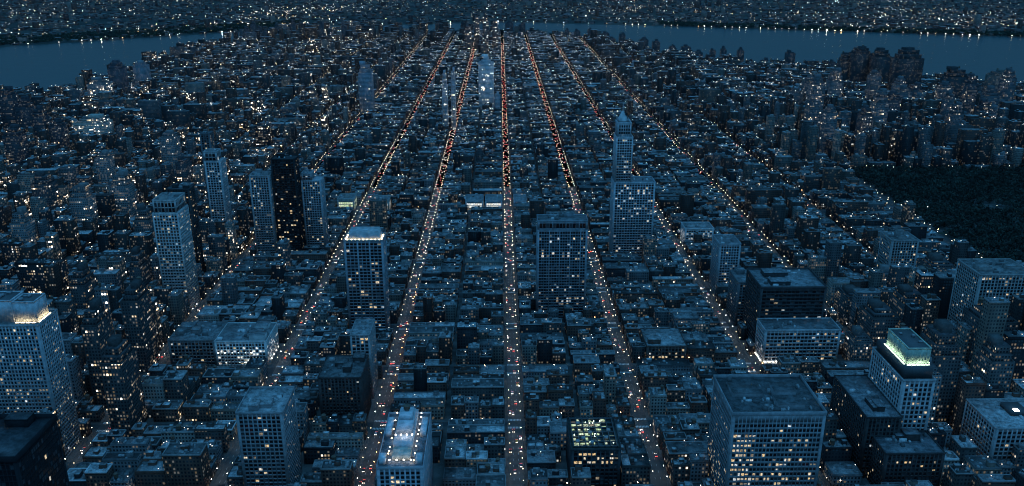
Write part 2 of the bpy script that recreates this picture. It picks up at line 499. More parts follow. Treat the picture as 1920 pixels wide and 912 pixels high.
def facade(wb, panes, t, tint, lit, mixw):
    """core, piers and spandrels of one tier into wb; panes collected as (x, y, z, face, w, h, state)"""
    x0, x1, y0, y1, z0, z1 = t['box']
    T = tuple(tint) + (0,)
    g = t.get('proud', 0.35)
    wb.boxes([(x0, y0, z0, x1, y1, z1)], 0, 0, T, uv=False)
    bay, fl = t.get('bay', 3.6), t.get('fl', 3.5)
    pw, sh = t.get('pier', 0.9), t.get('spandrel', 1.2)
    top = t.get('blank_top', 1.5)
    nf = max(1, int((z1 - z0 - top) / fl))
    zs = [z1 - top - fl * i for i in range(nf + 1)]            # tops of floors going down
    B = []
    big = t.get('corner', 1.6)
    for f in range(4):
        L = (x1 - x0) if f % 2 == 0 else (y1 - y0)
        n = max(2, int(round((L - 2 * big) / bay)))
        bw = (L - 2 * big) / n
        def put(u0, u1, za, zb, pr):
            if f == 0: B.append((x0 + u0, y0 - pr, za, x0 + u1, y0 + .05, zb))
            elif f == 1: B.append((x1 - .05, y0 + u0, za, x1 + pr, y0 + u1, zb))
            elif f == 2: B.append((x1 - u1, y1 - .05, za, x1 - u0, y1 + pr, zb))
            else: B.append((x0 - pr, y1 - u1, za, x0 + .05, y1 - u0, zb))
        for i in range(n + 1):
            c = big + bw * i
            if i == 0: put(0.0, big + pw / 2, z0, z1, g)
            elif i == n: put(L - big - pw / 2, L, z0, z1, g)
            else:
                k = 1.0 if not t.get('major') else (1.7 if i % t['major'] == 0 else 0.6)
                put(c - pw / 2 * k, c + pw / 2 * k, z0, z1, g)
        fk = [min(3.0, .35 + random.expovariate(1.5)) for _ in zs]     # some storeys busier than others
        for z in zs: put(0.02, L - 0.02, z - sh, z, g - 0.08)
        put(0.02, L - 0.02, zs[0] + 0.004, z1 - 0.004, g - 0.06)
        w, h = bw - pw * 0.6, fl - sh
        for i in range(n):
            for j in range(nf):
                c = big + bw * (i + .5); z = zs[j] - sh - h / 2
                if z - h / 2 < z0 + 0.2: continue
                r = random.random()
                if j >= nf - 1 and t.get('shops'):
                    st = 'shop' if random.random() < t['shops'] else 'dim'
                elif t.get('litcol') and f == 0 and i < t['litcol'][0] and z < t['litcol'][2] and random.random() < t['litcol'][1]:
                    st = random.choice(['warm', 'warm', 'white', 'dim'])
                elif r < .62 * fk[j] * lit * t.get('litk', 1):
                    st = random.choices(['dim', 'warm', 'white'], mixw)[0]
                elif t.get('litrow') and random.random() < t['litrow'][0] and t['litrow'][1] <= z <= t['litrow'][2]: st = t['litrow'][3]
                else: st = 'glass2' if random.random() < .25 else 'glass'
                if st in ('dim', 'warm', 'white'):
                    wj, hj = w * random.choice([.5, .75, 1]), h * random.choice([.45, .7, 1])
                else: wj, hj = w, h
                e = 0.035
                p = [(x0 + c, y0 - e), (x1 + e, y0 + c), (x1 - c, y1 + e), (x0 - e, y1 - c)][f]
                panes.append((p[0], p[1], z, f, wj, hj, st))
    wb.boxes(B, 0, 0, T, uv=False, bottom=True)

def put_windows(root, ox, oy, panes):
    NRM = [(0, -1), (1, 0), (0, 1), (-1, 0)]
    sc = []
    for i, (x, y, z, f, w, h, st) in enumerate(panes):
        X, Y = x + ox, y + oy
        d = np.array([-X, -Y, CAM_H - z]); L = np.linalg.norm(d)
        cs = (d[0] * NRM[f][0] + d[1] * NRM[f][1]) / L
        u, v = px(X, Y, z)
        ok = cs > 0 and -5 < u < 1925 and v < 917
        sc.append(w * h * cs / L ** 2 if ok else -1)
    order = np.argsort(-np.array(sc))
    single = [i for i in order[:100] if sc[i] > 0]
    ss = set(single)
    for i in single:
        x, y, z, f, w, h, st = panes[i]
        child(window_mesh(w, h, st), 'window', root, (x, y, z), [0, math.pi / 2, math.pi, -math.pi / 2][f])
    rest = [p for i, p in enumerate(panes) if i not in ss]
    if rest:
        mb = MB()
        V = []; mi = []
        for x, y, z, f, w, h, st in rest:
            dx, dy = [(1, 0), (0, 1), (-1, 0), (0, -1)][f]
            V += [(x - dx * w / 2, y - dy * w / 2, z - h / 2), (x + dx * w / 2, y + dy * w / 2, z - h / 2), (x + dx * w / 2, y + dy * w / 2, z + h / 2), (x - dx * w / 2, y - dy * w / 2, z + h / 2)]
            mi.append(STATES.index(st))
        mb.raw(V, np.arange(len(V)).reshape(-1, 4), np.array(mi))
        o = mb.obj('window', [M[s] for s in STATES], root); o['kind'] = 'stuff'

def roof_parts(root, box, rt, parapet=1.1, tint=(.2, .2, .2), bulk=2, clutter=8, margin=1.2):
    x0, x1, y0, y1, z = box
    mb = MB(); mb.boxes([(x0 + .2, y0 + .2, z - .1, x1 - .2, y1 - .2, z + .25)], 0, 0, tuple(rt) + (0,), uv=False); mb.obj('roof', [M['roof']], root)
    mb = MB(); o = .47; w = .5
    mb.boxes([(x0 - o, y0 - o, z - .3, x1 + o, y0 - o + w, z + parapet), (x0 - o, y1 + o - w, z - .3, x1 + o, y1 + o, z + parapet),
              (x0 - o, y0 - o + w, z - .3, x0 - o + w, y1 + o - w, z + parapet), (x1 + o - w, y0 - o + w, z - .3, x1 + o, y1 + o - w, z + parapet)], 0, 0, tuple(tint) + (0,), uv=False)
    mb.obj('parapet', [M['plain']], root)
    W, D = x1 - x0, y1 - y0
    for _ in range(bulk):
        w, d, h = random.uniform(.18, .34) * W, random.uniform(.16, .3) * D, random.uniform(3, 6)
        cx, cy_ = random.uniform(x0 + w / 2 + margin, x1 - w / 2 - margin), random.uniform(y0 + d / 2 + margin, y1 - d / 2 - margin)
        mb = MB(); mb.boxes([(cx - w / 2, cy_ - d / 2, z + .25, cx + w / 2, cy_ + d / 2, z + h), (cx - w / 2 - .2, cy_ - d / 2 - .2, z + h, cx + w / 2 + .2, cy_ + d / 2 + .2, z + h + .4)], 0, 1, tuple(c * .8 for c in tint) + (0,), tuple(rt) + (0,), uv=False)
        mb.obj('bulkhead', [M['plain'], M['roof']], root)
    kx, ky = random.uniform(.35, .65), random.uniform(.4, .6)
    for q in range(clutter):
        w, d, h = random.choice([random.uniform(.8, 2.2), random.uniform(1.5, 6)]), random.uniform(1.0, 3.5), random.uniform(.7, 2.6)
        if q % 3: cx, cy_ = x0 + W * min(.88, max(.12, random.gauss(kx, .16))), y0 + D * min(.88, max(.12, random.gauss(ky, .16)))
        else: cx, cy_ = random.uniform(x0 + 3.5, x1 - 3.5), random.uniform(y0 + 2.5, y1 - 2.5)
        mb = MB(); mb.boxes([(cx - w / 2, cy_ - d / 2, z + .25, cx + w / 2, cy_ + d / 2, z + .25 + h), (cx - w / 2 + .25, cy_ - d / 2 + .25, z + .25 + h, cx + w / 2 - .25, cy_ + d / 2 - .25, z + .5 + h)], 0, 0, uv=False)
        mb.obj('cooling_unit', [M[random.choice(['plant', 'plant', 'metal', 'white_plant'])]], root)

def tank(root, x, y, z, r=2.0, h=3.6):
    o = child(MESH['tank'], 'water_tank', root, (x, y, z))
    s = r / 2.0; o.scale = (s, s, h / 3.6)
def tank_mesh():
    mb = MB()
    prism(mb, ring(0, 0, 2.0, 2.0, 10), ring(0, 0, 5.0, 1.85, 10), 0, cap=False)
    prism(mb, ring(0, 0, 5.0, 2.1, 10), ring(0, 0, 6.3, .1, 10), 0)
    prism(mb, ring(0, 0, 5.0, 2.1, 10), ring(0, 0, 4.95, 1.0, 10), 0, cap=False)
    for a in range(4):
        c, s = 1.4 * math.cos(a * math.pi / 2 + .785), 1.4 * math.sin(a * math.pi / 2 + .785)
        mb.boxes([(c - .12, s - .12, 0, c + .12, s + .12, 2.05)], 0, 0, uv=False)
    mb.boxes([(-1.6, -1.6, 1.8, 1.6, 1.6, 2.0)], 0, 0, uv=False, bottom=True)
    return mb.mesh('water_tank', [M['wood']])
MESH = {'tank': tank_mesh()}

def tower(name, label, cat, tiers, tint, rt=(.2, .2, .2), lit=.15, mixw=(5, 3, 2), bulk=2, clutter=8, parapet=1.1, extra=None, tanks=0, roof_on=None):
    x0 = min(t['box'][0] for t in tiers); x1 = max(t['box'][1] for t in tiers)
    y0 = min(t['box'][2] for t in tiers); y1 = max(t['box'][3] for t in tiers)
    ox, oy = (x0 + x1) / 2, (y0 + y1) / 2
    root = thing(name, (ox, oy, 0), label, cat)
    FOOT.append((x0, y0, x1, y1))
    wb, panes = MB(), []
    for t in tiers:
        b = t['box']; BOXES_OCC.append((b[0], b[2], b[4], b[1], b[3], b[5]))
        t = dict(t); t['box'] = (b[0] - ox, b[1] - ox, b[2] - oy, b[3] - oy, b[4], b[5])
        facade(wb, panes, t, t.get('tint', tint), lit, mixw)
        if t.get('roof', True):
            bb = t['box']
            roof_parts(root, (bb[0], bb[1], bb[2], bb[3], bb[5]), t.get('rt', rt), t.get('parapet', parapet), t.get('tint', tint), t.get('bulk', bulk), t.get('clutter', clutter))
    wb.obj('wall', [M['plain']], root)
    put_windows(root, ox, oy, panes)
    if extra: extra(root, ox, oy)
    return root

def block(root, name, mat, boxes, T=(.3, .3, .3), **kw):
    mb = MB(); mb.boxes(boxes, 0, 0, tuple(T) + (0,), uv=False, bottom=True, **kw)
    return mb.obj(name, [M[mat]], root)

def crown_lit(kind, box, z0, z1, tint, flood, side, n=8, dist=1.3, ribs=True, roof=(.12, .12, .13)):
    """a blank penthouse crown with fins and a row of floodlights at its foot"""
    def f(root, ox, oy):
        x0, x1, y0, y1 = box[0] - ox, box[1] - ox, box[2] - oy, box[3] - oy
        B = [(x0, y0, z0, x1, y1, z1)]
        if ribs:
            for u in np.arange(x0 + .5, x1, 2.4): B += [(u, y0 - .25, z0 + .3, u + .35, y0 + .02, z1 - .3)]
            for u in np.arange(y0 + .5, y1, 2.4): B += [(x1 - .02, u, z0 + .3, x1 + .25, u + .35, z1 - .3), (x0 - .25, u, z0 + .3, x0 + .02, u + .35, z1 - .3)]
        cr = block(root, 'crown', 'plain', B, tint)
        block(cr, 'crown_roof', 'metal', [(x0 + .6, y0 + .6, z1 + .003, x1 - .6, y1 - .6, z1 + .35)])
        block(cr, 'parapet', 'plain', [(x0 - .2, y0 - .2, z1, x1 + .2, y0 + .5, z1 + 1.2), (x0 - .2, y1 - .5, z1, x1 + .2, y1 + .2, z1 + 1.2), (x0 - .2, y0 + .5, z1, x0 + .5, y1 - .5, z1 + 1.2), (x1 - .5, y0 + .5, z1, x1 + .2, y1 - .5, z1 + 1.2)], tint)
        for _ in range(3):
            a, b = random.uniform(x0 + 2, x1 - 4), random.uniform(y0 + 2, y1 - 4)
            block(cr, 'cooling_unit', 'plant', [(a, b, z1 + .35, a + random.uniform(1.5, 3.5), b + random.uniform(1.5, 3.5), z1 + random.uniform(1.5, 2.8))])
        for (fx, fy) in side(x0, x1, y0, y1, n, dist):
            ax_, ay_ = (.2, 2.2) if (fx < x0 or fx > x1) else (1.5, .2)
            block(root, 'floodlight', flood, [(fx - ax_, fy - ay_, z0 + .35, fx + ax_, fy + ay_, z0 + .6)])
    return f
def fr(x0, x1, y0, y1, n, d): return [(x0 + (x1 - x0) * (i + .5) / n, y0 - d) for i in range(n)]
def lf(x0, x1, y0, y1, n, d): return [(x0 - d, y0 + (y1 - y0) * (i + .5) / n) for i in range(n)]
def rt_(x0, x1, y0, y1, n, d): return [(x1 + d, y0 + (y1 - y0) * (i + .5) / n) for i in range(n)]

PALE, GREY, DARK, BRICK, TAN = (.44, .45, .46), (.28, .29, .30), (.07, .075, .08), (.15, .095, .075), (.27, .22, .18)

# pale tower at the left edge, white crown lit from its right corner
def t1_extra(root, ox, oy):
    crown_lit('c', (-408, -383, 613, 632), 122, 140, (.62, .63, .65), 'flood_white', lambda *a: [], 1)(root, ox, oy)
    crown_lit('c', (-382.5, -365.5, 613.6, 631), 122, 138.5, (.62, .63, .65), 'flood_crown', lambda *a: rt_(*a[:4], 5, 1.4) + fr(*a[:4], 4, 1.6), 1)(root, ox, oy)
tower('apartment_tower', 'tall pale gridded tower with white blank crown, its right corner floodlit warm', 'tower',
      [dict(box=(-410, -362, 607, 637, 0, 122), bay=2.7, fl=3.3, pier=.95, spandrel=1.3, bulk=0, clutter=2)], (.40, .415, .43), lit=.26, mixw=(5, 4, 1), extra=t1_extra)
# near dark block
tower('office_tower', 'black unlit tower with sunken dark roof cut off by the bottom left corner', 'tower',
      [dict(box=(-330, -262, 395, 439, 0, 139), bay=2.2, fl=3.6, pier=.35, spandrel=1.0, proud=.15, parapet=3.2)], (.022, .024, .028), (.07, .075, .085), lit=.012, bulk=2, clutter=4)
tower('apartment_tower', 'pale narrow tower of stacked bands with ribbed crown at second bend of left avenue', 'tower',
      [dict(box=(-388, -360, 905, 938, 0, 122), bay=3.2, fl=3.6, pier=.9, spandrel=1.5, bulk=0, clutter=0, roof=False, corner=.9), dict(box=(-386.5, -361.5, 906.5, 936, 122, 136), bay=4.2, fl=6, pier=1.0, spandrel=1.2, corner=.9, litk=.1)],
      (.50, .50, .49), (.3, .31, .32), lit=.26, mixw=(5, 3, 3), bulk=1, clutter=4)
tower('apartment_tower', 'dark slab tower scattered with yellow windows behind the pale banded tower', 'tower',
      [dict(box=(-412, -384, 1010, 1030, 0, 120), bay=3.2, fl=3.2, pier=.7, spandrel=1.3)], (.05, .052, .055), (.1, .1, .11), lit=.26, mixw=(4, 6, 1))
tower('apartment_tower', 'slim pale tower with notched top beside the dark yellow-lit slab', 'tower',
      [dict(box=(-393, -372, 1100, 1122, 0, 134), bay=3.4, fl=3.4, pier=1.0, spandrel=1.2, roof=False), dict(box=(-393, -376, 1101, 1118, 134, 146), bay=4, fl=5, pier=1, spandrel=1)], (.42, .43, .44), (.3, .3, .31), lit=.2, mixw=(4, 3, 3), bulk=1, clutter=2)
tower('apartment_tower', 'thin dark pencil tower with one pale edge rising behind the slim notched tower', 'tower',
      [dict(box=(-427, -413, 1190, 1206, 0, 152), bay=3.4, fl=3.4, pier=.8, spandrel=1.2)], (.12, .13, .14), (.2, .2, .21), lit=.2, mixw=(4, 5, 1))
tower('apartment_tower', 'grey gridded tower standing just left of the taller black slab tower', 'tower',
      [dict(box=(-327, -301, 1071, 1093, 0, 121), bay=3.3, fl=3.3, pier=.9, spandrel=1.2)], (.33, .34, .35), (.36, .37, .38), lit=.2, mixw=(4, 4, 2))
tower('apartment_tower', 'tall black slab tower with sparse yellow windows between two grey towers', 'tower',
      [dict(box=(-299, -268, 1078, 1100, 0, 141), bay=3.3, fl=3.3, pier=.5, spandrel=1.3)], (.028, .03, .033), (.06, .06, .065), lit=.16, mixw=(3, 7, 1), bulk=1)
tower('apartment_tower', 'grey gridded tower with stepped roof just right of the black slab tower', 'tower',
      [dict(box=(-266, -240, 1096, 1118, 0, 108), bay=3.3, fl=3.3, pier=.9, spandrel=1.1, roof=False), dict(box=(-265, -252, 1097, 1116, 108, 117), bay=3.3, fl=3.3)], (.36, .38, .40), (.4, .41, .42), lit=.13, mixw=(4, 4, 3))
def t8_extra(root, ox, oy):
    x0, x1, y0, y1 = -165 - ox + 0, -124 - ox, 842 - oy, 866 - oy
    mb = MB(); mb.boxes([(x0 + 3, y0 + 3, 110.3, x1 - 3, y1 - 2, 119)], 0, 0, (.45, .46, .47, 0), uv=False, taper=.86)
    mb.obj('crown', [M['plain']], root)
    for i in range(9): block(root, 'floodlight', 'flood_warm', [(x0 + 3 + i * 4.2, y0 + 1.2, 110.3, x0 + 3.9 + i * 4.2, y0 + 2.0, 110.9)])
    for i in range(4):
        block(root, 'floodlight', 'flood_warm', [(x0 + 1.2, y0 + 4 + i * 4.6, 110.3, x0 + 2.0, y0 + 4.8 + i * 4.6, 110.9)])
        block(root, 'floodlight', 'flood_warm', [(x1 - 2.0, y0 + 4 + i * 4.6, 110.3, x1 - 1.2, y0 + 4.8 + i * 4.6, 110.9)])
tower('apartment_tower', 'blue-grey gridded tower with sloped crown ringed by warm floodlights', 'tower',
      [dict(box=(-165, -124, 842, 866, 0, 110), bay=4.2, fl=3.6, pier=.9, spandrel=1.2, major=3, bulk=0, clutter=0)], (.30, .33, .36), (.4, .41, .42), lit=.22, mixw=(5, 4, 3), extra=t8_extra)
tower('apartment_building', 'square pale block with white roof and dark rooftop plant, bottom left of centre', 'building',
      [dict(box=(-196, -162, 550, 588, 0, 76), bay=3.3, fl=3.4, pier=.8, spandrel=1.2, parapet=1.4)], (.32, .32, .33), (.52, .53, .54), lit=.2, mixw=(5, 5, 1), bulk=2, clutter=10)
tower('apartment_building', 'broad dark brick block with cluttered roof beside first left avenue', 'building',
      [dict(box=(-158, -121, 652, 694, 0, 50), bay=3.0, fl=3.2, pier=1.4, spandrel=1.5)], (.075, .06, .058), (.17, .175, .18), lit=.09, mixw=(5, 4, 1), bulk=3, clutter=14)
tower('apartment_building', 'slim pale block with stacked orange-lit windows behind the broad dark brick block', 'building',
      [dict(box=(-138, -120.5, 704, 738, 0, 66), bay=3.6, fl=3.4, pier=1.0, spandrel=1.2, corner=1.0)], (.36, .35, .35), (.4, .4, .41), lit=.34, mixw=(2, 8, 1), bulk=1, clutter=4)
# ornate floodlit block
def t11_extra(root, ox, oy):
    x0, x1, y0, y1 = -87 - ox, -55 - ox, 505 - oy, 578 - oy
    z = 58
    white = (.62, .63, .66)
    st = [(10, 22, 28), (5, 16, 40), (10, 26, 0)]
    block(root, 'penthouse', 'plain', [(x0 + 9, y0 + 22, z, x1 - 9, y1 - 3, z + 6)], white)
    block(root, 'penthouse', 'plain', [(x0 + 10, y0 + 34, z + 6, x1 - 10, y1 - 10, z + 11)], white)
    block(root, 'penthouse', 'plain', [(x0 + 9.5, y0 + 9, z, x1 - 9.5, y0 + 21, z + 4)], (.55, .52, .45))
    block(root, 'penthouse', 'plain', [(x0 + 11, y0 + 46, z + 11, x1 - 11, y1 - 13, z + 14)], white)
    t = child(MESH['tank'], 'water_tank', root, ((x0 + x1) / 2, y1 - 18, z + 14)); t.scale = (1.3, 1.3, .8)
    for s in (-1, 1):
        xe = x0 + 3.2 if s < 0 else x1 - 3.2
        block(root, 'pavilion', 'plain', [(xe - 2.2, y0 + 4, z, xe + 2.2, y0 + 12, z + 5), (xe - 2.2, y0 + 40, z, xe + 2.2, y0 + 62, z + 4)], white)
        for i in range(12):
            if random.random() < .25: continue
            yy = y0 + 6 + i * 5.6 + random.uniform(-1.8, 1.8)
            block(root, 'floodlight', random.choice(['flood_warm', 'flood_white', 'flood_warm']), [(xe - s * 3.4 - .25, yy, z + 3.4, xe - s * 3.4 + .25, yy + .5, z + 3.8)])
    for i in range(4):
        block(root, 'floodlight', 'flood_white', [(x0 + 8 + i * 5, y0 + 5.4, z + 3, x0 + 8.6 + i * 5, y0 + 6.0, z + 3.5)])
        block(root, 'floodlight', 'flood_white', [(x0 + 10 + i * 4, y0 + 28.2, z + 9.1, x0 + 10.6 + i * 4, y0 + 28.8, z + 9.6)])
tower('apartment_building', 'ornate stepped block with bright floodlit roof terraces beside first left avenue', 'building',
      [dict(box=(-87, -55, 505, 578, 0, 58), bay=3.4, fl=3.5, pier=1.1, spandrel=1.2, bulk=0, clutter=5, parapet=1.6)], (.42, .43, .46), (.3, .31, .34), lit=.25, mixw=(4, 6, 2), extra=t11_extra)
tower('office_building', 'long low flat-roofed block with brilliantly lit front, behind the second left avenue corner', 'building',
      [dict(box=(-334, -288, 772, 815, 0, 29), bay=3.5, fl=3.6, pier=.8, spandrel=1.2), dict(box=(-287.4, -236, 771, 815, 0, 28), bay=3.2, fl=3.4, pier=.9, spandrel=1.3, litrow=(.28, 0, 24, 'shop'), tint=(.62, .63, .62))], (.20, .19, .19), (.28, .29, .30), lit=.12, mixw=(4, 2, 4), bulk=3, clutter=24,
      extra=lambda root, ox, oy: [block(root, 'floodlight', 'soft_flood', [(-285 - ox + i * 6.6 + random.uniform(0, 2), 771 - oy - 3.2, zz, -284.5 - ox + i * 6.6 + random.uniform(.6, 2), 771 - oy - 2.8, zz + .35)]) for i in range(7) for zz in (6, 17) if random.random() < .8] + [block(root, 'floodlight', 'flood_white', [(-236 - ox + 2.8, 775 - oy + i * 9, 7, -236 - ox + 3.2, 775.5 - oy + i * 9, 7.4)]) for i in range(4)])
tower('apartment_building', 'broad slate-blue gridded slab right of central avenue, dark mechanical floor at top', 'building',
      [dict(box=(41, 96, 882, 904, 0, 108), bay=2.8, fl=3.4, pier=.55, spandrel=.9, roof=False, major=4), dict(box=(41.2, 95.8, 882.5, 903.5, 108, 118), bay=3.6, fl=7, pier=.6, spandrel=1.6, litk=0, major=4)], (.32, .35, .38), (.2, .21, .22), lit=.2, mixw=(5, 3, 3), bulk=1)
def t14_extra(root, ox, oy):
    cx, cy_ = 160 - ox, 1090 - oy
    mb = MB()
    prism(mb, [(cx - 6, cy_ - 6, 190), (cx + 6, cy_ - 6, 190), (cx + 6, cy_ + 6, 190), (cx - 6, cy_ + 6, 190)], [(cx - .6, cy_ - .6, 202), (cx + .6, cy_ - .6, 202), (cx + .6, cy_ + .6, 202), (cx - .6, cy_ + .6, 202)], 0, (.5, .5, .5, 0))
    prism(mb, ring(cx, cy_, 201.5, .6, 6), ring(cx, cy_, 212, .12, 6), 0, (.5, .5, .5, 0))
    mb.obj('spire', [M['plain']], root)
    for sx in (-1, 1):
        block(root, 'pinnacle', 'plain', [(cx + sx * 6.4 - .9, cy_ - 7.2, 188, cx + sx * 6.4 + .9, cy_ - 5.4, 194)], (.45, .46, .47), taper=.4)
        block(root, 'pinnacle', 'plain', [(cx + sx * 6.4 - .9, cy_ + 5.4, 188, cx + sx * 6.4 + .9, cy_ + 7.2, 194)], (.45, .46, .47), taper=.4)
    block(root, 'lantern', 'plain', [(cx - 6.2, cy_ - 6.2, 188, cx + 6.2, cy_ + 6.2, 190.2)], (.5, .5, .5))
tower('apartment_tower', 'tallest stepped tower with small spire, right of first right avenue, pale flank', 'tower',
      [dict(box=(150, 204, 1071, 1101, 0, 110), bay=3.6, fl=3.5, pier=.8, spandrel=1.1, bulk=0, clutter=3, litrow=(.12, 85, 104, 'white')),
       dict(box=(151, 172, 1072.5, 1100, 110, 170), tint=(.60, .62, .64), bay=3.2, fl=3.5, pier=.7, spandrel=1.1, clutter=0, bulk=0, corner=1.0),
       dict(box=(152.5, 169.5, 1076, 1098, 170, 188), tint=(.56, .58, .60), bay=3.2, fl=4.2, pier=.9, spandrel=1.2, clutter=0, bulk=0, corner=1.0, litk=.2)], (.46, .49, .52), (.3, .31, .33), lit=.16, mixw=(4, 3, 4), extra=t14_extra)
tower('office_building', 'wide dark banded office block with pale lower wing and glowing street front', 'building',
      [dict(box=(266, 342, 768, 796, 0, 38), bay=3.8, fl=3.9, pier=.55, spandrel=1.6, tint=(.46, .47, .48), rt=(.2, .21, .22), bulk=0, clutter=10, shops=.95),
       dict(box=(267, 334, 797, 850, 0, 72), bay=4.2, fl=4.0, pier=.3, spandrel=1.9, tint=(.075, .072, .075), rt=(.33, .35, .37), bulk=3, clutter=18, parapet=2.0, litk=.25)], (.1, .1, .1), lit=.16, mixw=(6, 2, 2), extra=lambda root, ox, oy: [block(root, 'floodlight', 'flood_white', [(266 - ox - 2.2, 769 - oy + i * 4.2, 4.2, 266 - ox - 1.7, 769.5 - oy + i * 4.2, 4.5)]) for i in range(7)] + [block(root, 'floodlight', 'flood_white', [(267 - ox + i * 4.2, 768 - oy - 2.2, 4.2, 267.5 - ox + i * 4.2, 768 - oy - 1.7, 4.5)]) for i in range(4)])
tower('office_building', 'low square brick block with pale roof and two rows of yellow windows', 'building',
      [dict(box=(148, 188, 770, 812, 0, 20), bay=3.4, fl=3.8, pier=1.0, spandrel=1.4, litrow=(.5, 0, 12, 'warm'))], (.12, .085, .075), (.42, .43, .44), lit=.25, mixw=(3, 6, 1), bulk=1, clutter=10)
tower('office_tower', 'large pale concrete office slab with huge dark sunken roof, bottom right of centre', 'tower',
      [dict(box=(163, 229, 519, 574, 0, 90), bay=2.7, fl=4.0, pier=.5, spandrel=1.75, blank_top=6.0, parapet=2.6, corner=1.8, litcol=(6, .62, 74), litrow=(.2, 0, 44, 'warm'))], (.31, .32, .335), (.13, .145, .155), lit=.16, mixw=(6, 4, 3), bulk=3, clutter=46)
def t18_extra(root, ox, oy):
    x0, x1, y0, y1 = 314.5 - ox, 336.5 - ox, 583 - oy, 634 - oy
    block(root, 'attic', 'metal', [(x0, y0, 83.3, x1, y1, 93)])
    crown_lit('c', (317, 335, 588, 624), 93, 106, (.55, .62, .50), 'flood_green', lambda *a: lf(*a[:4], 8, 1.5) + fr(*a[:4], 5, 1.5) + rt_(*a[:4], 5, .9), 1)(root, ox, oy)
tower('apartment_tower', 'pale gridded tower with glowing pale-green crown above a dark attic', 'tower',
      [dict(box=(313, 338, 580, 637, 0, 83), bay=3.9, fl=4.0, pier=1.2, spandrel=1.5, bulk=0, clutter=0),
       dict(box=(285, 312.4, 572, 640, 0, 55), bay=3.2, fl=3.5, pier=1.1, spandrel=1.4, tint=(.06, .055, .055), rt=(.3, .31, .33), bulk=2, clutter=14, litk=.5), dict(box=(292, 337, 548, 579.4, 0, 38), bay=3.2, fl=3.5, pier=1.1, spandrel=1.4, tint=(.07, .06, .06), rt=(.2, .21, .23), bulk=2, clutter=10, litk=.6)], (.44, .45, .46), lit=.22, mixw=(4, 6, 2), extra=t18_extra)
tower('apartment_building', 'pale gridded block with white roof and small lit hatch, bottom right corner', 'building',
      [dict(box=(388, 448, 571, 616, 0, 45), bay=3.7, fl=3.7, pier=1.0, spandrel=1.3, parapet=1.0, bulk=0, clutter=5)], (.40, .41, .42), (.6, .61, .62), lit=.05, mixw=(5, 5, 1),
      extra=lambda root, ox, oy: (block(root, 'bulkhead', 'metal', [(-8, -4, 45.2, 6, 12, 49)]), block(root, 'roof_light', 'flood_white', [(-5, -3, 49.01, -1, 0, 49.3)])))
def t20_extra(root, ox, oy):
    x0, x1, y0, y1 = 56 - ox, 90 - ox, 563 - oy, 604 - oy
    z = 36.6
    n = 0
    for i in range(7):
        for j in range(12):
            if random.random() < .3: continue
            a, b = x0 + i * 4.8, y0 + j * 3.37
            block(root, 'skylight', random.choices(['greenish', 'dim', 'glass2'], [6, 1, 1])[0], [(a + .5, b + .5, z, a + random.choice([2.4, 4.2]), b + random.uniform(1.6, 2.7), z + .5)])
    B = [(x0 + i * 4.8 - .35, y0 - .4, z - .3, x0 + i * 4.8 + .35, y1 + .4, z + 1.6) for i in range(8)]
    B += [(x0 - .6, y0 + j * 6.75 - .4, z - .3, x1 + .4, y0 + j * 6.75 + .4, z + 1.3) for j in range(7)]
    block(root, 'roof_frame', 'metal', B)
    for _ in range(7):
        a, b = random.uniform(x0 + 1, x1 - 5), random.uniform(y0 + 2, y1 - 5)
        block(root, 'cooling_unit', 'plant', [(a, b, z + .5, a + 3, b + 2.5, z + 2.8)])
    for _ in range(12):
        a, b = random.uniform(x0 + 1, x1 - 2), random.uniform(y0 + 2, y1 - 2)
        block(root, 'floodlight', 'flood_green', [(a, b, z + 1.9, a + .4, b + .4, z + 2.3)])
tower('office_building', 'dark block whose open roof frame glows yellow-green, bottom centre right', 'building',
      [dict(box=(54, 92, 560, 606, 0, 36), bay=3.4, fl=3.6, pier=.8, spandrel=1.2, bulk=0, clutter=0, litrow=(.45, 22, 36, 'warm'))], (.06, .065, .07), (.08, .09, .08), lit=.14, mixw=(4, 6, 1), extra=t20_extra)
tower('apartment_tower', 'huge grey gridded slab tower at right edge below the dark park', 'tower',
      [dict(box=(446, 497, 724, 765, 0, 114), bay=3.1, fl=3.2, pier=.8, spandrel=1.0)], (.34, .345, .34), (.26, .27, .27), lit=.12, mixw=(6, 2, 2), bulk=3, clutter=12)
tower('apartment_tower', 'grey tower with warm windows on its front at the park corner', 'tower',
      [dict(box=(461, 493, 932, 962, 0, 76), bay=3.3, fl=3.4, pier=.9, spandrel=1.2)], (.30, .31, .31), (.25, .26, .26), lit=.25, mixw=(3, 6, 1), bulk=2)
tower('office_building', 'low white-fronted block with bright striped windows right of second right avenue', 'building',
      [dict(box=(262, 302, 1131, 1160, 0, 26), bay=3.2, fl=3.6, pier=.4, spandrel=1.3, litrow=(.5, 0, 20, 'white'))], (.6, .6, .6), (.3, .31, .32), lit=.3, mixw=(2, 2, 6))
tower('apartment_building', 'narrow tall block with blue-lit flank right of second right avenue', 'building',
      [dict(box=(263, 288, 950, 985, 0, 66), bay=3.2, fl=3.4, pier=.9, spandrel=1.3)], (.36, .38, .40), (.3, .3, .31), lit=.1, mixw=(4, 4, 2))
tower('apartment_building', 'dark mid-rise block left of the pale wing, beside second right avenue', 'building',
      [dict(box=(263, 292, 862, 900, 0, 52), bay=3.2, fl=3.4, pier=.9, spandrel=1.3)], (.16, .17, .18), (.3, .3, .31), lit=.12, mixw=(4, 4, 2))
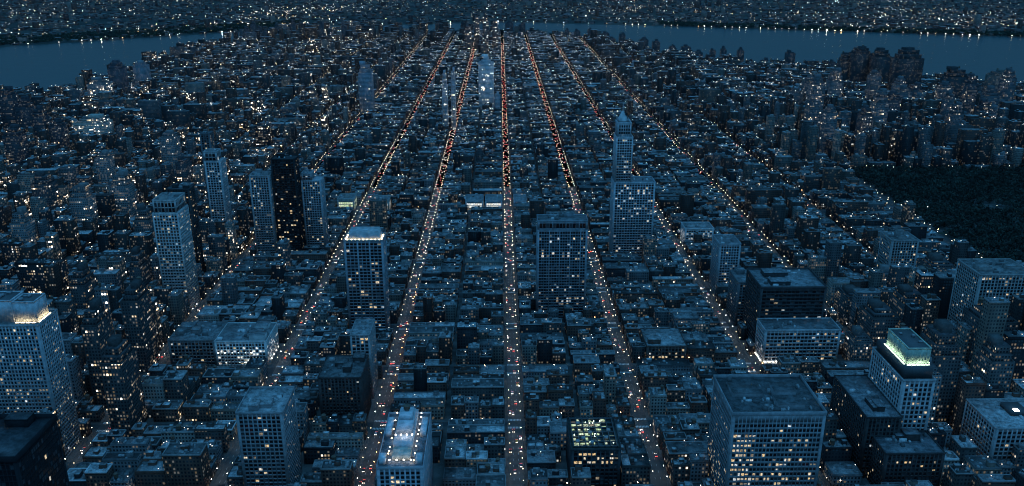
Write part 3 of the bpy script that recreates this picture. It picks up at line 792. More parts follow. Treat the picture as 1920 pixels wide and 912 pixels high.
for (x0, x1, lab) in ((-24, 3, 'store block with a dazzling white street front left of the central avenue'), (-56, -28, 'store block with glaring white signs, second from the central avenue at the wide crossing'), (22, 42, 'small store block with a yellow-white front right of the central avenue')):
    tower('store_building', lab, 'building', [dict(box=(x0, x1, 1309, 1340, 0, 17), bay=3.4, fl=4.0, pier=.35, spandrel=.8, litrow=(.95, 0, 11, 'shop'), blank_top=4)], (.45, .46, .48), (.33, .34, .35), lit=.1, bulk=1, clutter=3)
for (x0, x1, y, h, lab) in ((-262, -236, 1309, 20, 'store block with pale yellow-green lit front beside second left avenue'), (-208, -180, 1309, 17, 'store block with yellow-lit front across from the yellow-green store')):
    tower('store_building', lab, 'building', [dict(box=(x0, x1, y, y + 30, 0, h), bay=3.4, fl=4.2, pier=.4, spandrel=.9, litrow=(.8, 0, h - 6, 'greenish' if h == 20 else 'shop'), blank_top=4)], (.4, .4, .38), (.33, .34, .35), lit=.1, bulk=1, clutter=3)

# ------------------------------------------------------------------ far towers (their windows too small to stand apart)
D_LIT = True
def far_tower(label, x0, x1, y0, y1, h, tint=(.1, .1, .1), lit=.1, rt=(.1, .1, .11), step=.8, group=None, name='apartment_tower'):
    ox, oy = (x0 + x1) / 2, (y0 + y1) / 2
    w, d = x1 - x0, y1 - y0
    root = thing(name, (ox, oy, 0), label, 'tower', group)
    FOOT.append((x0, y0, x1, y1)); BOXES_OCC.append((x0, y0, 0, x1, y1, h))
    T = tuple(tint) + (lit * 1.9 if D_LIT and lit < .3 else lit,)
    h1 = h * random.uniform(.78, .92)
    wb = MB()
    wb.boxes([(-w / 2, -d / 2, 0, w / 2, d / 2, h1), (-w / 2 * step, -d / 2 * step, h1, w / 2 * step, d / 2 * step, (h + h1) / 2), (-w / 2 * step ** 2, -d / 2 * step ** 2, (h + h1) / 2, w / 2 * step ** 2, d / 2 * step ** 2, h)], 0, 1, T, tuple(rt) + (0,))
    wb.obj('wall', [M['wall'], M['roof']], root)
    a = random.uniform(-.2, .2) * w
    mb = MB(); mb.boxes([(a - w * .2, -d * .18, h, a + w * .2, d * .2, h + random.uniform(4, 8))], 0, 0, T[:3] + (0,), uv=False); mb.obj('bulkhead', [M['plain']], root)
    b = random.uniform(-.25, .25) * w
    if random.random() < .6: tank(root, b, d * .3, h, 2.4, 4.5)
    mb = MB(); mb.boxes([(-w / 2, -d / 2, h1 - .01, w / 2, -d / 2 + .5, h1 + 1.3), (-w / 2, d / 2 - .5, h1 - .01, w / 2, d / 2, h1 + 1.3), (-w / 2, -d / 2 + .5, h1 - .01, -w / 2 + .5, d / 2 - .5, h1 + 1.3), (w / 2 - .5, -d / 2 + .5, h1 - .01, w / 2, d / 2 - .5, h1 + 1.3)], 0, 0, T[:3] + (0,), uv=False); mb.obj('parapet', [M['plain']], root)
    return root
def from_px(xl, xr, yt, D):
    a = PITCH + math.atan((yt - 456) / 1582)
    h = CAM_H - D * math.tan(a)
    f = D * math.cos(PITCH) + (CAM_H - h) * math.sin(PITCH)
    return (xl - 937) * f / 1582, (xr - 937) * f / 1582, h
def FT(label, xl, xr, yt, D, dep=28, **kw):
    a, b, h = from_px(xl, xr, yt, D)
    return far_tower(label, a, b, D, D + dep, h, **kw)
SKYB = (.32, .36, .40)
FT('broad pale-blue tower with rounded shoulders left of the central avenue', 897, 926, 108, 2225, 40, tint=(.66, .68, .70), lit=.4, rt=(.4, .42, .44), step=.62)
FT('lower pale wing attached right of the broad pale-blue tower', 927, 938, 178, 2190, 30, tint=(.36, .4, .44), lit=.12, rt=(.4, .42, .44))
for i, (a, b, y) in enumerate(((872, 884, 50), (889, 899, 34), (905, 916, 24), (923, 934, 40))):
    FT('%s of the four dark towers crowding the far end of the central avenue' % ordinal(i + 1), a, b, y, 3480 + 70 * (i % 2), 40, tint=(.09, .09, .10), lit=.22)
FT('pale twin slab behind first left avenue, the left one', 828, 838, 138, 1950, 22, tint=(.4, .42, .45), lit=.2)
FT('pale twin slab behind first left avenue, the right one', 845, 853, 134, 1960, 22, tint=(.4, .42, .45), lit=.2)
FT('dark slender tower with a lit top on the left river bank', 204, 231, 117, 2440, 34, tint=(.09, .1, .12), lit=.1)
FT('pale tower with bright window rows left of the slender river tower', 166, 203, 150, 2330, 40, tint=(.22, .23, .24), lit=.5)
FT('pale-fronted tower with dark top right of the slender river tower', 252, 276, 118, 2500, 30, tint=(.25, .27, .3), lit=.14)
FT('low bright pavilion block glowing yellow below the left river towers', 140, 200, 222, 1830, 40, tint=(.4, .4, .36), lit=.75, name='store_building')
FT('block with a yellow-lit crown far up the third left avenue', 671, 696, 122, 2180, 30, tint=(.3, .33, .37), lit=.3)
for i, (a, b, y) in enumerate(((458, 468, 52), (471, 480, 43), (483, 491, 50), (494, 503, 56), (515, 523, 46), (546, 553, 38), (598, 606, 42), (640, 650, 48))):
    FT('dark slim tower, %s from the water at the left tip' % ordinal(i + 1), a, b, y, 3850 + (i % 3) * 60, 26, tint=(.07, .08, .09), lit=.09, group='slim towers at the left tip')
for i, (a, b, y, D) in enumerate(((1585, 1606, 104, 2560), (1607, 1642, 92, 2540), (1648, 1679, 96, 2500), (1690, 1742, 96, 2380), (1786, 1828, 134, 2260), (1872, 1904, 138, 2300))):
    FT(['shortest dark riverside tower left of the trio', 'stepped dark riverside tower, first of the tall trio', 'flat-topped dark riverside tower, middle of the tall trio', 'tallest and broadest black riverside tower with lit specks',
        'dark stepped riverside tower standing alone right of the broad black one', 'rightmost riverside tower, greyer, near the frame edge'][i], a, b, y, D, 40, tint=(.05, .055, .06) if i != 5 else (.15, .15, .14), lit=.1)
for i, (a, b, y) in enumerate(((355, 369, 92), (374, 382, 90), (391, 401, 92), (410, 420, 86), (428, 434, 82), (442, 452, 78))):
    FT('small dark tower, %s along the narrowing left river bank' % ordinal(i + 1), a, b, y, 3380 + i * 75, 28, tint=(.07, .08, .09), lit=.08, group='small towers on the left bank')
xs = [948, 966, 976, 1002, 1040, 1060, 1078, 1103, 1130, 1141, 1163, 1180, 1202, 1226, 1258, 1281, 1303, 1336, 1356, 1388, 1432, 1480, 1562]
for i, x in enumerate(xs):
    sy = float(np.interp(x, [945, 1130, 1250, 1430, 1590], [60, 76, 100, 119, 124]))
    Dd = float(np.interp(x, [945, 1130, 1250, 1430, 1590], [4350, 3950, 3420, 3060, 2900]))
    FT('small dark skyline tower, %s along the right river bank from the central avenue' % ordinal(i + 1), x, x + random.uniform(8, 17), sy - random.uniform(4, 22), Dd, 30, tint=(.06, .07, .08), lit=.1, group='small towers along the right bank')
random.seed(5)
for i in range(30):
    x = 1480 + i * 14.5 + random.uniform(-6, 6)
    FT('mid-height dark apartment slab, %s of a crowd below the riverside towers' % ordinal(i + 1), x, x + random.uniform(15, 27), random.uniform(132, 235), random.uniform(1620, 2250), 26, tint=random.choice([(.12, .13, .14), (.15, .16, .17), (.08, .08, .09)]), lit=.16, group='slabs below the riverside towers')
for i, (a, b, y, D) in enumerate(((0, 28, 168, 1900), (32, 60, 186, 1840), (62, 85, 205, 1780), (95, 118, 226, 1700), (8, 40, 240, 1560))):
    FT('dark slab dotted with lights at the left edge, %s of five counting from the river' % ordinal(i + 1), a, b, y, D, 26, tint=(.06, .06, .07), lit=.14, group='slabs at the left edge')
for i, (a, b, y, D) in enumerate(((150, 180, 585, 690), (225, 258, 545, 760), (130, 158, 510, 860), (240, 262, 480, 900), (185, 226, 655, 640))):
    FT('dark mid-rise block full of yellow windows, %s back beside the crowned left tower' % ordinal([2, 3, 4, 5, 1][i]), a, b, y, D, 30, tint=(.07, .065, .065), lit=.17, group='yellow-windowed blocks beside the crowned tower', name='apartment_building')
for i, (a, b, y, D) in enumerate(((1700, 1745, 560, 800), (1640, 1690, 590, 790), (1760, 1815, 640, 640), (1850, 1920, 600, 690), (1590, 1640, 560, 860), (1750, 1800, 500, 940))):
    FT('dark right-hand mid-rise block with scattered windows, %s of six below the park' % ordinal(i + 1), a, b, y, D, 34, tint=(.09, .085, .085), lit=.13, group='mid-rise blocks below the park', name='apartment_building')

random.seed(77)
for i, (a, b, y, D) in enumerate(((1655, 1690, 520, 900), (1765, 1800, 545, 850), (1690, 1722, 640, 720), (1830, 1868, 560, 800), (1880, 1925, 520, 860), (1605, 1640, 640, 760), (1870, 1915, 660, 640), (1560, 1592, 555, 930), (1740, 1772, 700, 620))):
    FT('slender gridded flats tower %s in the crowd below the park' % ordinal(i + 1), a, b, y, D, 24, tint=random.choice([(.3, .31, .31), (.2, .2, .2), (.12, .12, .12)]), lit=.16, group='flats towers below the park')
for i, (a, b, y, D) in enumerate(((60, 95, 330, 1230), (130, 165, 350, 1180), (205, 240, 330, 1250), (300, 330, 250, 1500), (180, 205, 290, 1400), (20, 50, 400, 1080), (330, 352, 300, 1400), (250, 280, 395, 1080))):
    FT('mid-height dark flats tower %s among the low roofs left of the pale banded tower' % ordinal(i + 1), a, b, y, D, 24, tint=random.choice([(.1, .1, .1), (.2, .2, .2), (.07, .07, .075)]), lit=.18, group='flats towers among the left roofs')

# ------------------------------------------------------------------ ordinary houses: every lot of the grid
FT_ = np.array(FOOT)
def clear(x0, y0, x1, y1, m=1.5):
    return not np.any((x0 < FT_[:, 2] + m) & (x1 > FT_[:, 0] - m) & (y0 < FT_[:, 3] + m) & (y1 > FT_[:, 1] - m))
OC = np.array(BOXES_OCC)
def seen(x, y, z):
    """is the point free of the large buildings, looked at from the camera"""
    o = np.array([0, 0, CAM_H]); d = np.array([x, y, z]) - o
    d = np.where(np.abs(d) < 1e-6, 1e-6, d)
    a = (OC[:, :3] - o) / d; b = (OC[:, 3:] - o) / d
    t0 = np.minimum(a, b).max(1); t1 = np.maximum(a, b).min(1)
    return not np.any((t0 < t1) & (t1 > 0) & (t0 < .985))

WALLS = [((.11, .062, .048), 'brick'), ((.13, .07, .055), 'red-brick'), ((.075, .066, .062), 'brown'), ((.16, .16, .165), 'grey'), ((.26, .245, .22), 'cream'), ((.03, .03, .033), 'sooty'), ((.19, .155, .13), 'tan')]
ROOFS = [((.66, .67, .68), 'pale'), ((.32, .33, .34), 'grey'), ((.15, .155, .16), 'slate'), ((.05, .052, .055), 'tarred')]
LOTS = []
lr = random.Random(23)
def strip_name(xa, xb):
    if xb <= 12: return ('left of', ANAME.get(xb, 'an outer left avenue'))
    return ('right of', ANAME.get(xa, 'an outer right avenue'))
for i in range(len(AX) - 1):
    xa, xb = AX[i], AX[i + 1]
    X0, X1 = xa + HALF + WALK, xb - HALF - WALK
    xm = (X0 + X1) / 2
    alley = 2.6
    for j in range(len(ST) - 1):
        Y0, Y1 = ST[j] + st_half(ST[j]) + 1.5, ST[j + 1] - st_half(ST[j + 1]) - 1.5
        if Y1 > shore_y(xm) - 25: continue
        far = Y0 > 2300
        nrow = 5 if Y0 < 2000 else 4
        for r in range(nrow):
            dy = (Y1 - Y0) / nrow
            ya, yb = Y0 + dy * r, Y0 + dy * (r + 1)
            gap = lr.choice([0.6, 1.0, 1.5, 4.5]) if r in (0, 2, 3) else lr.choice([.6, 1.0, 2.0])
            for half in (0, 1):
                a, b = (X0, xm - alley) if half == 0 else (xm + alley, X1)
                k = lr.choice([1, 2, 2, 3, 3, 4]) if not far else lr.choice([1, 2, 2, 3])
                cuts = sorted([0, 1] + [(q + lr.uniform(-.15, .15)) / k for q in range(1, k)])
                for q in range(k):
                    ax, bx = a + (b - a) * cuts[q], a + (b - a) * cuts[q + 1]
                    ax += lr.choice([0, 0, .4]); bx -= lr.choice([.05, .05, .6])
                    y0, y1 = ya + lr.uniform(0, 1.2), yb - gap - lr.uniform(0, 2.0)
                    xc, yc = (ax + bx) / 2, (y0 + y1) / 2
                    if PARK[0] - 8 < xc < PARK[1] and PARK[2] < yc < PARK[3]: continue
                    # in view at all, with room to step aside
                    u, v = px(xc, yc, 15)
                    if u < -260 or u > 2180 or v > 1010: continue
                    if not clear(ax, y0, bx, y1):      # squeeze a smaller house in beside the large building
                        fit = None
                        for fx in (.75, .5, .3):
                            for c_ in ((ax, y0, ax + (bx - ax) * fx, y1), (bx - (bx - ax) * fx, y0, bx, y1), (ax, y0, bx, y0 + (y1 - y0) * fx), (ax, y1 - (y1 - y0) * fx, bx, y1)):
                                if c_[2] - c_[0] > 5.5 and c_[3] - c_[1] > 5.5 and clear(*c_, m=.8): fit = c_; break
                            if fit: break
                        if not fit: continue
                        ax, y0, bx, y1 = fit; xc, yc = (ax + bx) / 2, (y0 + y1) / 2
                    u_ = lr.random()
                    h = lr.choice([9, 11, 13, 14.5, 16, 18, 20]) + lr.uniform(-1, 1)
                    if u_ < .10: h = lr.uniform(22, 34)
                    if u_ < .02 and yc > 800: h = lr.uniform(34, 52)
                    outer = xc < -362 or xc > 392
                    if outer and u_ < .42: h = lr.uniform(20, 38)
                    if outer and u_ < .08: h = lr.uniform(36, 58)
                    if yc > 3850 and xc < -30 and u_ < .5: h = lr.uniform(26, 70)
                    if xc > 560 and yc > 1560 and u_ < .65: h = lr.uniform(28, 84) if yc < 2050 else lr.uniform(16, 34)
                    if xc > 392 and yc < 1010 and u_ < .8: h = lr.uniform(.45, .97) * (388 - .366 * yc) if yc > 660 and xc > 430 else lr.uniform(28, 60)
                    if -700 < xc < -362 and 600 < yc < 1150 and u_ < .6: h = lr.uniform(22, 58)
                    if 262 < xc < 372 and yc < 640 and u_ < .7: h = lr.uniform(22, 40)
                    # what stands low keeps the avenues in view
                    if not outer and h > 24 and (half == 0) == (xc > 12) and q == (0 if xc > 12 else k - 1) and yc > 620: h = lr.uniform(16, 22)
                    if (-610 < xc < -362 or 392 < xc < 600) and yc > 980 and q == (0 if xc > 12 else k - 1) and (half == 0) == (xc < 12): pass
                    inner = (half == 1 and q == k - 1) if xc > 12 else (half == 0 and q == 0)
                    if inner and abs(xc) < 640 and yc > (980 if outer else 640): h = min(h, lr.uniform(10, 15))
                    rot = 0.0
                    if xc < -462: rot = lr.uniform(-.12, .12)
                    if xc > 650: rot = lr.uniform(-.08, .08)
                    w = lr.choices(range(len(WALLS)), [4, 3, 3, 3, 1.5, 4, 2])[0]; t = lr.choices(range(4), [2.2, 3, 3, 2.5])[0]
                    LOTS.append(dict(x0=ax, x1=bx, y0=y0, y1=y1, h=h, rot=rot, w=w, t=t, strip=(xa, xb), row=(j, r), half=half, lit=lr.choice([.05, .09, .13, .18, .28]) * (1.5 if xc < -362 else 1)))
def score(L):
    xc, yc, h = (L['x0'] + L['x1']) / 2, (L['y0'] + L['y1']) / 2, L['h']
    pts = [px(xc, yc, h), px(L['x0'], L['y0'], h), px(L['x1'], L['y0'], h), px(L['x0'], L['y1'], h), px(L['x1'], L['y1'], h)]
    xs_, ys_ = [min(1920, max(0, p[0])) for p in pts], [min(912, max(0, p[1])) for p in pts]
    A = (max(xs_) - min(xs_)) * (max(ys_) - min(ys_))
    u, v = pts[0]
    if A <= 0: return 0
    n = sum(seen(x, y, h + .5) for x, y in ((xc, yc), (L['x0'] + 1, L['y0'] + 1), (L['x1'] - 1, L['y0'] + 1), (L['x0'] + 1, L['y1'] - 1), (L['x1'] - 1, L['y1'] - 1)))
    return A * n / 5
for L in LOTS: L['s'] = score(L) if L['y0'] < 1150 else 0
order = sorted(LOTS, key=lambda L: -L['s'])
NEAR = order[:300]
nearset = {id(L) for L in NEAR}
print('lots', len(LOTS), 'near', len(NEAR), 'far edge', max(L['y0'] for L in NEAR))

def roof_stuff(L, rnd):
    """boxes on the roof in local coordinates: (kind, box)"""
    w, d, h = L['x1'] - L['x0'], L['y1'] - L['y0'], L['h']
    out = []
    for _ in range(rnd.choice([1, 1, 2])):
        bw, bd, bh = rnd.uniform(2.6, min(6, w * .4)), rnd.uniform(2.6, min(6, d * .4)), rnd.uniform(2.4, 3.8)
        x, y = rnd.uniform(-w / 2 + 1, w / 2 - bw - 1), rnd.uniform(-d / 2 + 1, d / 2 - bd - 1)
        out.append(('bulkhead', (x, y, h, x + bw, y + bd, h + bh)))
    for _ in range(rnd.choice([4, 6, 8, 11]) if L['y0'] < 1300 else (4 if L['y0'] < 1800 else 2)):
        s, z = rnd.uniform(.8, 2.6), rnd.uniform(.5, 1.6)
        x, y = rnd.uniform(-w / 2 + .8, w / 2 - s - .8), rnd.uniform(-d / 2 + .8, d / 2 - s - .8)
        out.append(('cooling_unit', (x, y, h, x + s, y + s * rnd.uniform(.6, 1.3), h + z)))
    for _ in range(rnd.choice([0, 0, 1, 1, 1, 2])):
        x, y = rnd.uniform(-w / 2 + 1, w / 2 - 1), rnd.uniform(-d / 2 + 1, d / 2 - 1)
        out.append(('roof_light', (x, y, h + 1.8, x + .34, y + .34, h + 2.1)))
    return out

def house(L, label, rnd):
    w, d, h = L['x1'] - L['x0'], L['y1'] - L['y0'], L['h']
    ext = rnd.random() < .55
    root = thing('low_rise_block', ((L['x0'] + L['x1']) / 2, (L['y0'] + L['y1']) / 2, 0), label, 'building', 'low-rise blocks between the avenues')
    root.rotation_euler = (0, 0, L['rot'])
    wt, rt = WALLS[L['w']][0], ROOFS[L['t']][0]
    yc_ = 0.0
    if ext:      # a lower rear wing behind the main house
        e = rnd.uniform(.22, .42) * d; hx = h - rnd.choice([3.2, 3.6, 6.5]); a_ = rnd.uniform(0, .25) * w; b_ = rnd.uniform(0, .25) * w
    mb = MB(); d0 = d
    if ext:
        mb.boxes([(-w / 2 + a_, d / 2 - e + .003, .15, w / 2 - b_, d / 2, hx)], 0, 1, tuple(c * .8 for c in wt) + (L['lit'],), rt + (0,))
        d = d - e; yc_ = -e / 2
    mb.boxes([(-w / 2, -d / 2 + yc_, .15, w / 2, d / 2 + yc_, h)], 0, 1, wt + (L['lit'],), rt + (0,))
    # cornice on the street front and string course
    mb.boxes([(-w / 2 - .25, -d0 / 2 - .35, h - 1.0, w / 2 + .25, -d0 / 2 - .003, h - .35)], 1, 1, tuple(c * 1.3 for c in wt) + (0,), uv=False, bottom=True)
    mb.obj('wall', [M['wall'], M['plain']], root)
    Y_0, Y_1 = -d / 2 + yc_, d / 2 + yc_
    mb = MB()
    mb.boxes([(-w / 2 + .36, Y_0 + .36, h, w / 2 - .36, Y_1 - .36, h + .12)], 0, 0, rt + (0,), uv=False)
    if ext: mb.boxes([(-w / 2 + a_ + .3, Y_1 + .1, hx, w / 2 - b_ - .3, Y_1 + e - .3, hx + .12)], 0, 0, ROOFS[rnd.randrange(4)][0] + (0,), uv=False)
    if rnd.random() < .5:      # a patched half of another colour
        t2 = ROOFS[rnd.randrange(4)][0]; c = rnd.uniform(-.2, .2) * w
        mb.boxes([(c, Y_0 + .5, h + .124, w / 2 - .5, Y_1 - .5, h + .15)], 0, 0, t2 + (0,), uv=False)
    mb.obj('roof', [M['roof']], root)
    mb = MB(); p = rnd.uniform(.5, 1.1); pt = rnd.choice([wt, (.3, .3, .3), rt]) + (0,)
    mb.boxes([(-w / 2 - .04, Y_0 - .04, h - .3, w / 2 + .04, Y_0 + .34, h + p), (-w / 2 - .04, Y_1 - .34, h - .3, w / 2 + .04, Y_1 + .04, h + p),
              (-w / 2 - .04, Y_0 + .34, h - .3, -w / 2 + .34, Y_1 - .34, h + p), (w / 2 - .34, Y_0 + .34, h - .3, w / 2 + .04, Y_1 - .34, h + p)], 0, 0, pt, uv=False)
    mb.obj('parapet', [M['plain']], root)
    for kind, b in roof_stuff(dict(L, y0=L['y0'], y1=L['y0'] + d), rnd):
        b = list(b); b[2] += .1; b[1] += yc_; b[4] += yc_
        if kind == 'bulkhead':
            mb = MB(); mb.boxes([b, (b[0] - .15, b[1] - .15, b[5], b[3] + .15, b[4] + .15, b[5] + .25)], 0, 1, tuple(c * 1.1 for c in wt) + (0,), ROOFS[rnd.randrange(4)][0] + (0,), uv=False)
            mb.obj('bulkhead', [M['plain'], M['roof']], root)
        elif kind == 'cooling_unit':
            mb = MB(); mb.boxes([b, (b[0] + .12, b[1] + .12, b[5], b[3] - .12, b[4] - .12, b[5] + .2)], 0, 0, uv=False); mb.obj('cooling_unit', [M['plant']], root)
        else:
            mb = MB(); mb.boxes([b], 0, 0, uv=False, bottom=True); mb.boxes([(b[0] + .15, b[1] + .15, h + .1, b[0] + .25, b[1] + .25, b[2])], 1, 1, uv=False)
            mb.obj('roof_light', [M['roof_lamp'], M['metal']], root)
    if rnd.random() < .22:
        tank(root, rnd.uniform(-.3, .3) * w, yc_ + rnd.uniform(-.3, .3) * d, h + .1, rnd.uniform(1.5, 2.2), rnd.uniform(3, 4.2))
    return root

strips = {}
for L in NEAR: strips.setdefault((L['strip'], L['half']), []).append(L)
rh = random.Random(3)
for (strip, half), Ls in strips.items():
    xa, xb = strip
    rows = sorted({L['row'] for L in Ls})
    on_left = (xb <= 12)
    # count from the avenue nearest the strip half
    ave = xa if half == 0 else xb
    sidew = 'right' if half == 0 else 'left'
    for n, rw in enumerate(rows):
        rl = sorted([L for L in Ls if L['row'] == rw], key=lambda L: L['x0'] if half == 0 else -L['x0'])
        for q, L in enumerate(rl):
            hh = 'low' if L['h'] < 14 else ('mid-height' if L['h'] < 21 else 'tall')
            lab = '%s %s block with %s roof, %s row up, %s house %s of %s' % (hh, WALLS[L['w']][1], ROOFS[L['t']][1], ordinal(n + 1), ordinal(q + 1), sidew, ANAME.get(ave, 'outer avenue'))
            house(L, lab, rh)

# the thousands of houses beyond, one mass; half of them a main house and a lower rear wing
mb = MB(); rest0 = [L for L in LOTS if id(L) not in nearset]; rest = []
for L in rest0:
    if rh.random() < .5:
        e = rh.uniform(.25, .45) * (L['y1'] - L['y0'])
        if L['rot'] == 0:
            rest.append(dict(L, y1=L['y1'] - e))
            rest.append(dict(L, y0=L['y1'] - e + .05, h=L['h'] - rh.choice([3.2, 4, 6.5]), t=rh.randrange(4), x0=L['x0'] + rh.choice([0.05, 3, 6]) * .8, x1=L['x1'] - rh.choice([.05, 3]) ))
            continue
    rest.append(L)
rest = [L for L in rest if L['x1'] - L['x0'] > 4]
B = np.array([(L['x0'], L['y0'], .15, L['x1'], L['y1'], L['h']) for L in rest]); rot = np.array([L['rot'] for L in rest])
T = np.array([WALLS[L['w']][0] + (L['lit'],) for L in rest]); TT = np.array([ROOFS[L['t']][0] + (0,) for L in rest])
vary = rng.uniform(.32, .8, (len(rest), 1)); T[:, :3] *= vary; TT[:, :3] *= rng.uniform(.5, 1.3, (len(rest), 1))
mb.boxes(B, 0, 1, T, TT, rot=rot)
sb, st_, sr, srot, lb = [], [], [], [], []
pr = []
for L in rest:
    if px((L['x0'] + L['x1']) / 2, L['y0'], L['h'])[1] < 60: continue
    cx, cy_ = (L['x0'] + L['x1']) / 2, (L['y0'] + L['y1']) / 2
    for kind, b in roof_stuff(L, rh):
        if kind == 'cooling_unit' and L['y0'] > 1500 and rh.random() < .5: continue
        bb = (b[0] + cx, b[1] + cy_, b[2], b[3] + cx, b[4] + cy_, b[5])
        if kind == 'roof_light': lb.append(bb)
        else:
            sb.append(bb); st_.append((WALLS[L['w']][0] if rh.random() < .6 else (.3, .31, .32)) + (0,)); sr.append((ROOFS[rh.randrange(4)][0] if rh.random() < .6 else (.62, .63, .64)) + (0,))
    if L['y0'] < 1500:
        x0, y0, x1, y1, h = L['x0'], L['y0'], L['x1'], L['y1'], L['h']
        if L['rot'] == 0:
            pr += [(x0 - .03, y0 - .03, h - .3, x1 + .03, y0 + .35, h + .8), (x0 - .03, y1 - .35, h - .3, x1 + .03, y1 + .03, h + .8), (x0 - .03, y0 + .35, h - .3, x0 + .35, y1 - .35, h + .8), (x1 - .35, y0 + .35, h - .3, x1 + .03, y1 - .35, h + .8)]
            st_ += [WALLS[L['w']][0] + (0,)] * 0
mb.boxes(sb, 2, 1, np.array(st_), np.array(sr), uv=False)
mb.boxes(pr, 2, 2, (.2, .2, .2, 0), uv=False)
lb = np.array(lb); grow = np.clip((lb[:, 1:2] - 1000) / 3500, 0, .5); lb[:, :2] -= grow; lb[:, 3:5] += grow
mb.boxes(lb, 3, 3, uv=False)
# upper-floor setbacks, stair towers and lit signs break the far roofs up
tag(mb.obj('far_houses', [M['wall'], M['roof'], M['plain'], M['roof_lamp']]), 'countless dark low houses filling the grid up to the river', 'houses', kind='stuff')
print('rest', len(rest))

# ------------------------------------------------------------------ beyond the rivers
fb, ft, frf, frot, lamps, lt = [], [], [], [], [], []
f2 = np.random.default_rng(4)
n = 17000
X = f2.uniform(-5200, 5400, n); Y = f2.uniform(2200, 8200, n)
for x, y in zip(X, Y):
    if y < far_y(x) + 25: continue
    u, v = px(x, y, 0)
    if u < -200 or u > 2120 or v < -60: continue
    g = math.floor(x / 700) * 37.7 + math.floor(y / 900) * 11.3
    a = (math.sin(g) * .5)
    w, d, h = f2.uniform(10, 34), f2.uniform(10, 26), f2.uniform(6, 15)
    if f2.random() < .03: h = f2.uniform(20, 55)
    fb.append((x - w / 2, y - d / 2, 0, x + w / 2, y + d / 2, h)); frot.append(a)
    ft.append(tuple(np.array(WALLS[f2.integers(7)][0]) * 1.0) + (.10,)); frf.append(tuple(np.array(ROOFS[f2.integers(4)][0]) * .7) + (0,))
mb = MB(); mb.boxes(fb, 0, 1, np.array(ft), np.array(frf), rot=np.array(frot))
tag(mb.obj('far_bank_town', [M['wall'], M['roof']]), 'low sprawling town across the rivers', 'town', kind='stuff')
LAMPC = [(1, .86, .66), (1, .93, .82), (1, .62, .28), (.85, .93, 1.0)]
n = 12000
X = f2.uniform(-5200, 5400, n); Y = f2.uniform(2200, 8200, n)
dens = 0.5 + 0.5 * np.sin(X / 310 + np.sin(Y / 420) * 2) * np.sin(Y / 270 + 1.3 + np.cos(X / 500))
for x, y, dn in zip(X, Y, dens):
    if y < far_y(x) + 12: continue
    u, v = px(x, y, 8)
    if u < -200 or u > 2120 or v < -60: continue
    if f2.random() > .12 + .88 * dn ** 2: continue
    s = f2.uniform(.35, .95); z = f2.uniform(6, 15)
    lamps.append((x - s, y - s, z, x + s, y + s, z + s * 1.6)); lt.append(LAMPC[f2.choice(4, p=[.45, .25, .2, .1])] + (float(f2.choice([3, 7, 14, 30], p=[.45, .3, .17, .08])),))
# brighter knots: a lit interchange and yards on the left bank
for (cx, cy_, sx, sy, n_, br) in ((-1500, 5700, 180, 420, 110, 40), (-1330, 4850, 190, 60, 70, 50), (-1180, 6300, 300, 300, 60, 25), (2350, 5200, 500, 420, 150, 26), (700, 5900, 700, 300, 120, 20), (3200, 5200, 500, 600, 160, 24)):
    for _ in range(n_):
        x, y = f2.normal(cx, sx), f2.normal(cy_, sy)
        if y < far_y(x) + 12: continue
        s = f2.uniform(.5, 1.1)
        lamps.append((x - s, y - s, 9, x + s, y + s, 9 + s)); lt.append(LAMPC[f2.choice(4, p=[.4, .3, .25, .05])] + (float(f2.uniform(.1, .55) * br),))
# quay lights along the far shore
for x in np.arange(-3000, 4000, 34):
    if f2.random() < .35: continue
    y = float(far_y(x)) + f2.uniform(8, 30); s = f2.uniform(.6, 1.3)
    lamps.append((x - s, y - s, 5, x + s, y + s, 5 + s * 1.6)); lt.append(LAMPC[f2.choice(4, p=[.4, .4, .12, .08])] + (float(f2.choice([6, 16, 40], p=[.5, .35, .15])),))
mb = MB(); mb.boxes(lamps, 0, 0, np.array(lt), uv=False)
tag(mb.obj('far_bank_lamps', [M['lamp_far']]), 'thousands of tiny lamps scattered over the far banks', 'lamps', kind='stuff')

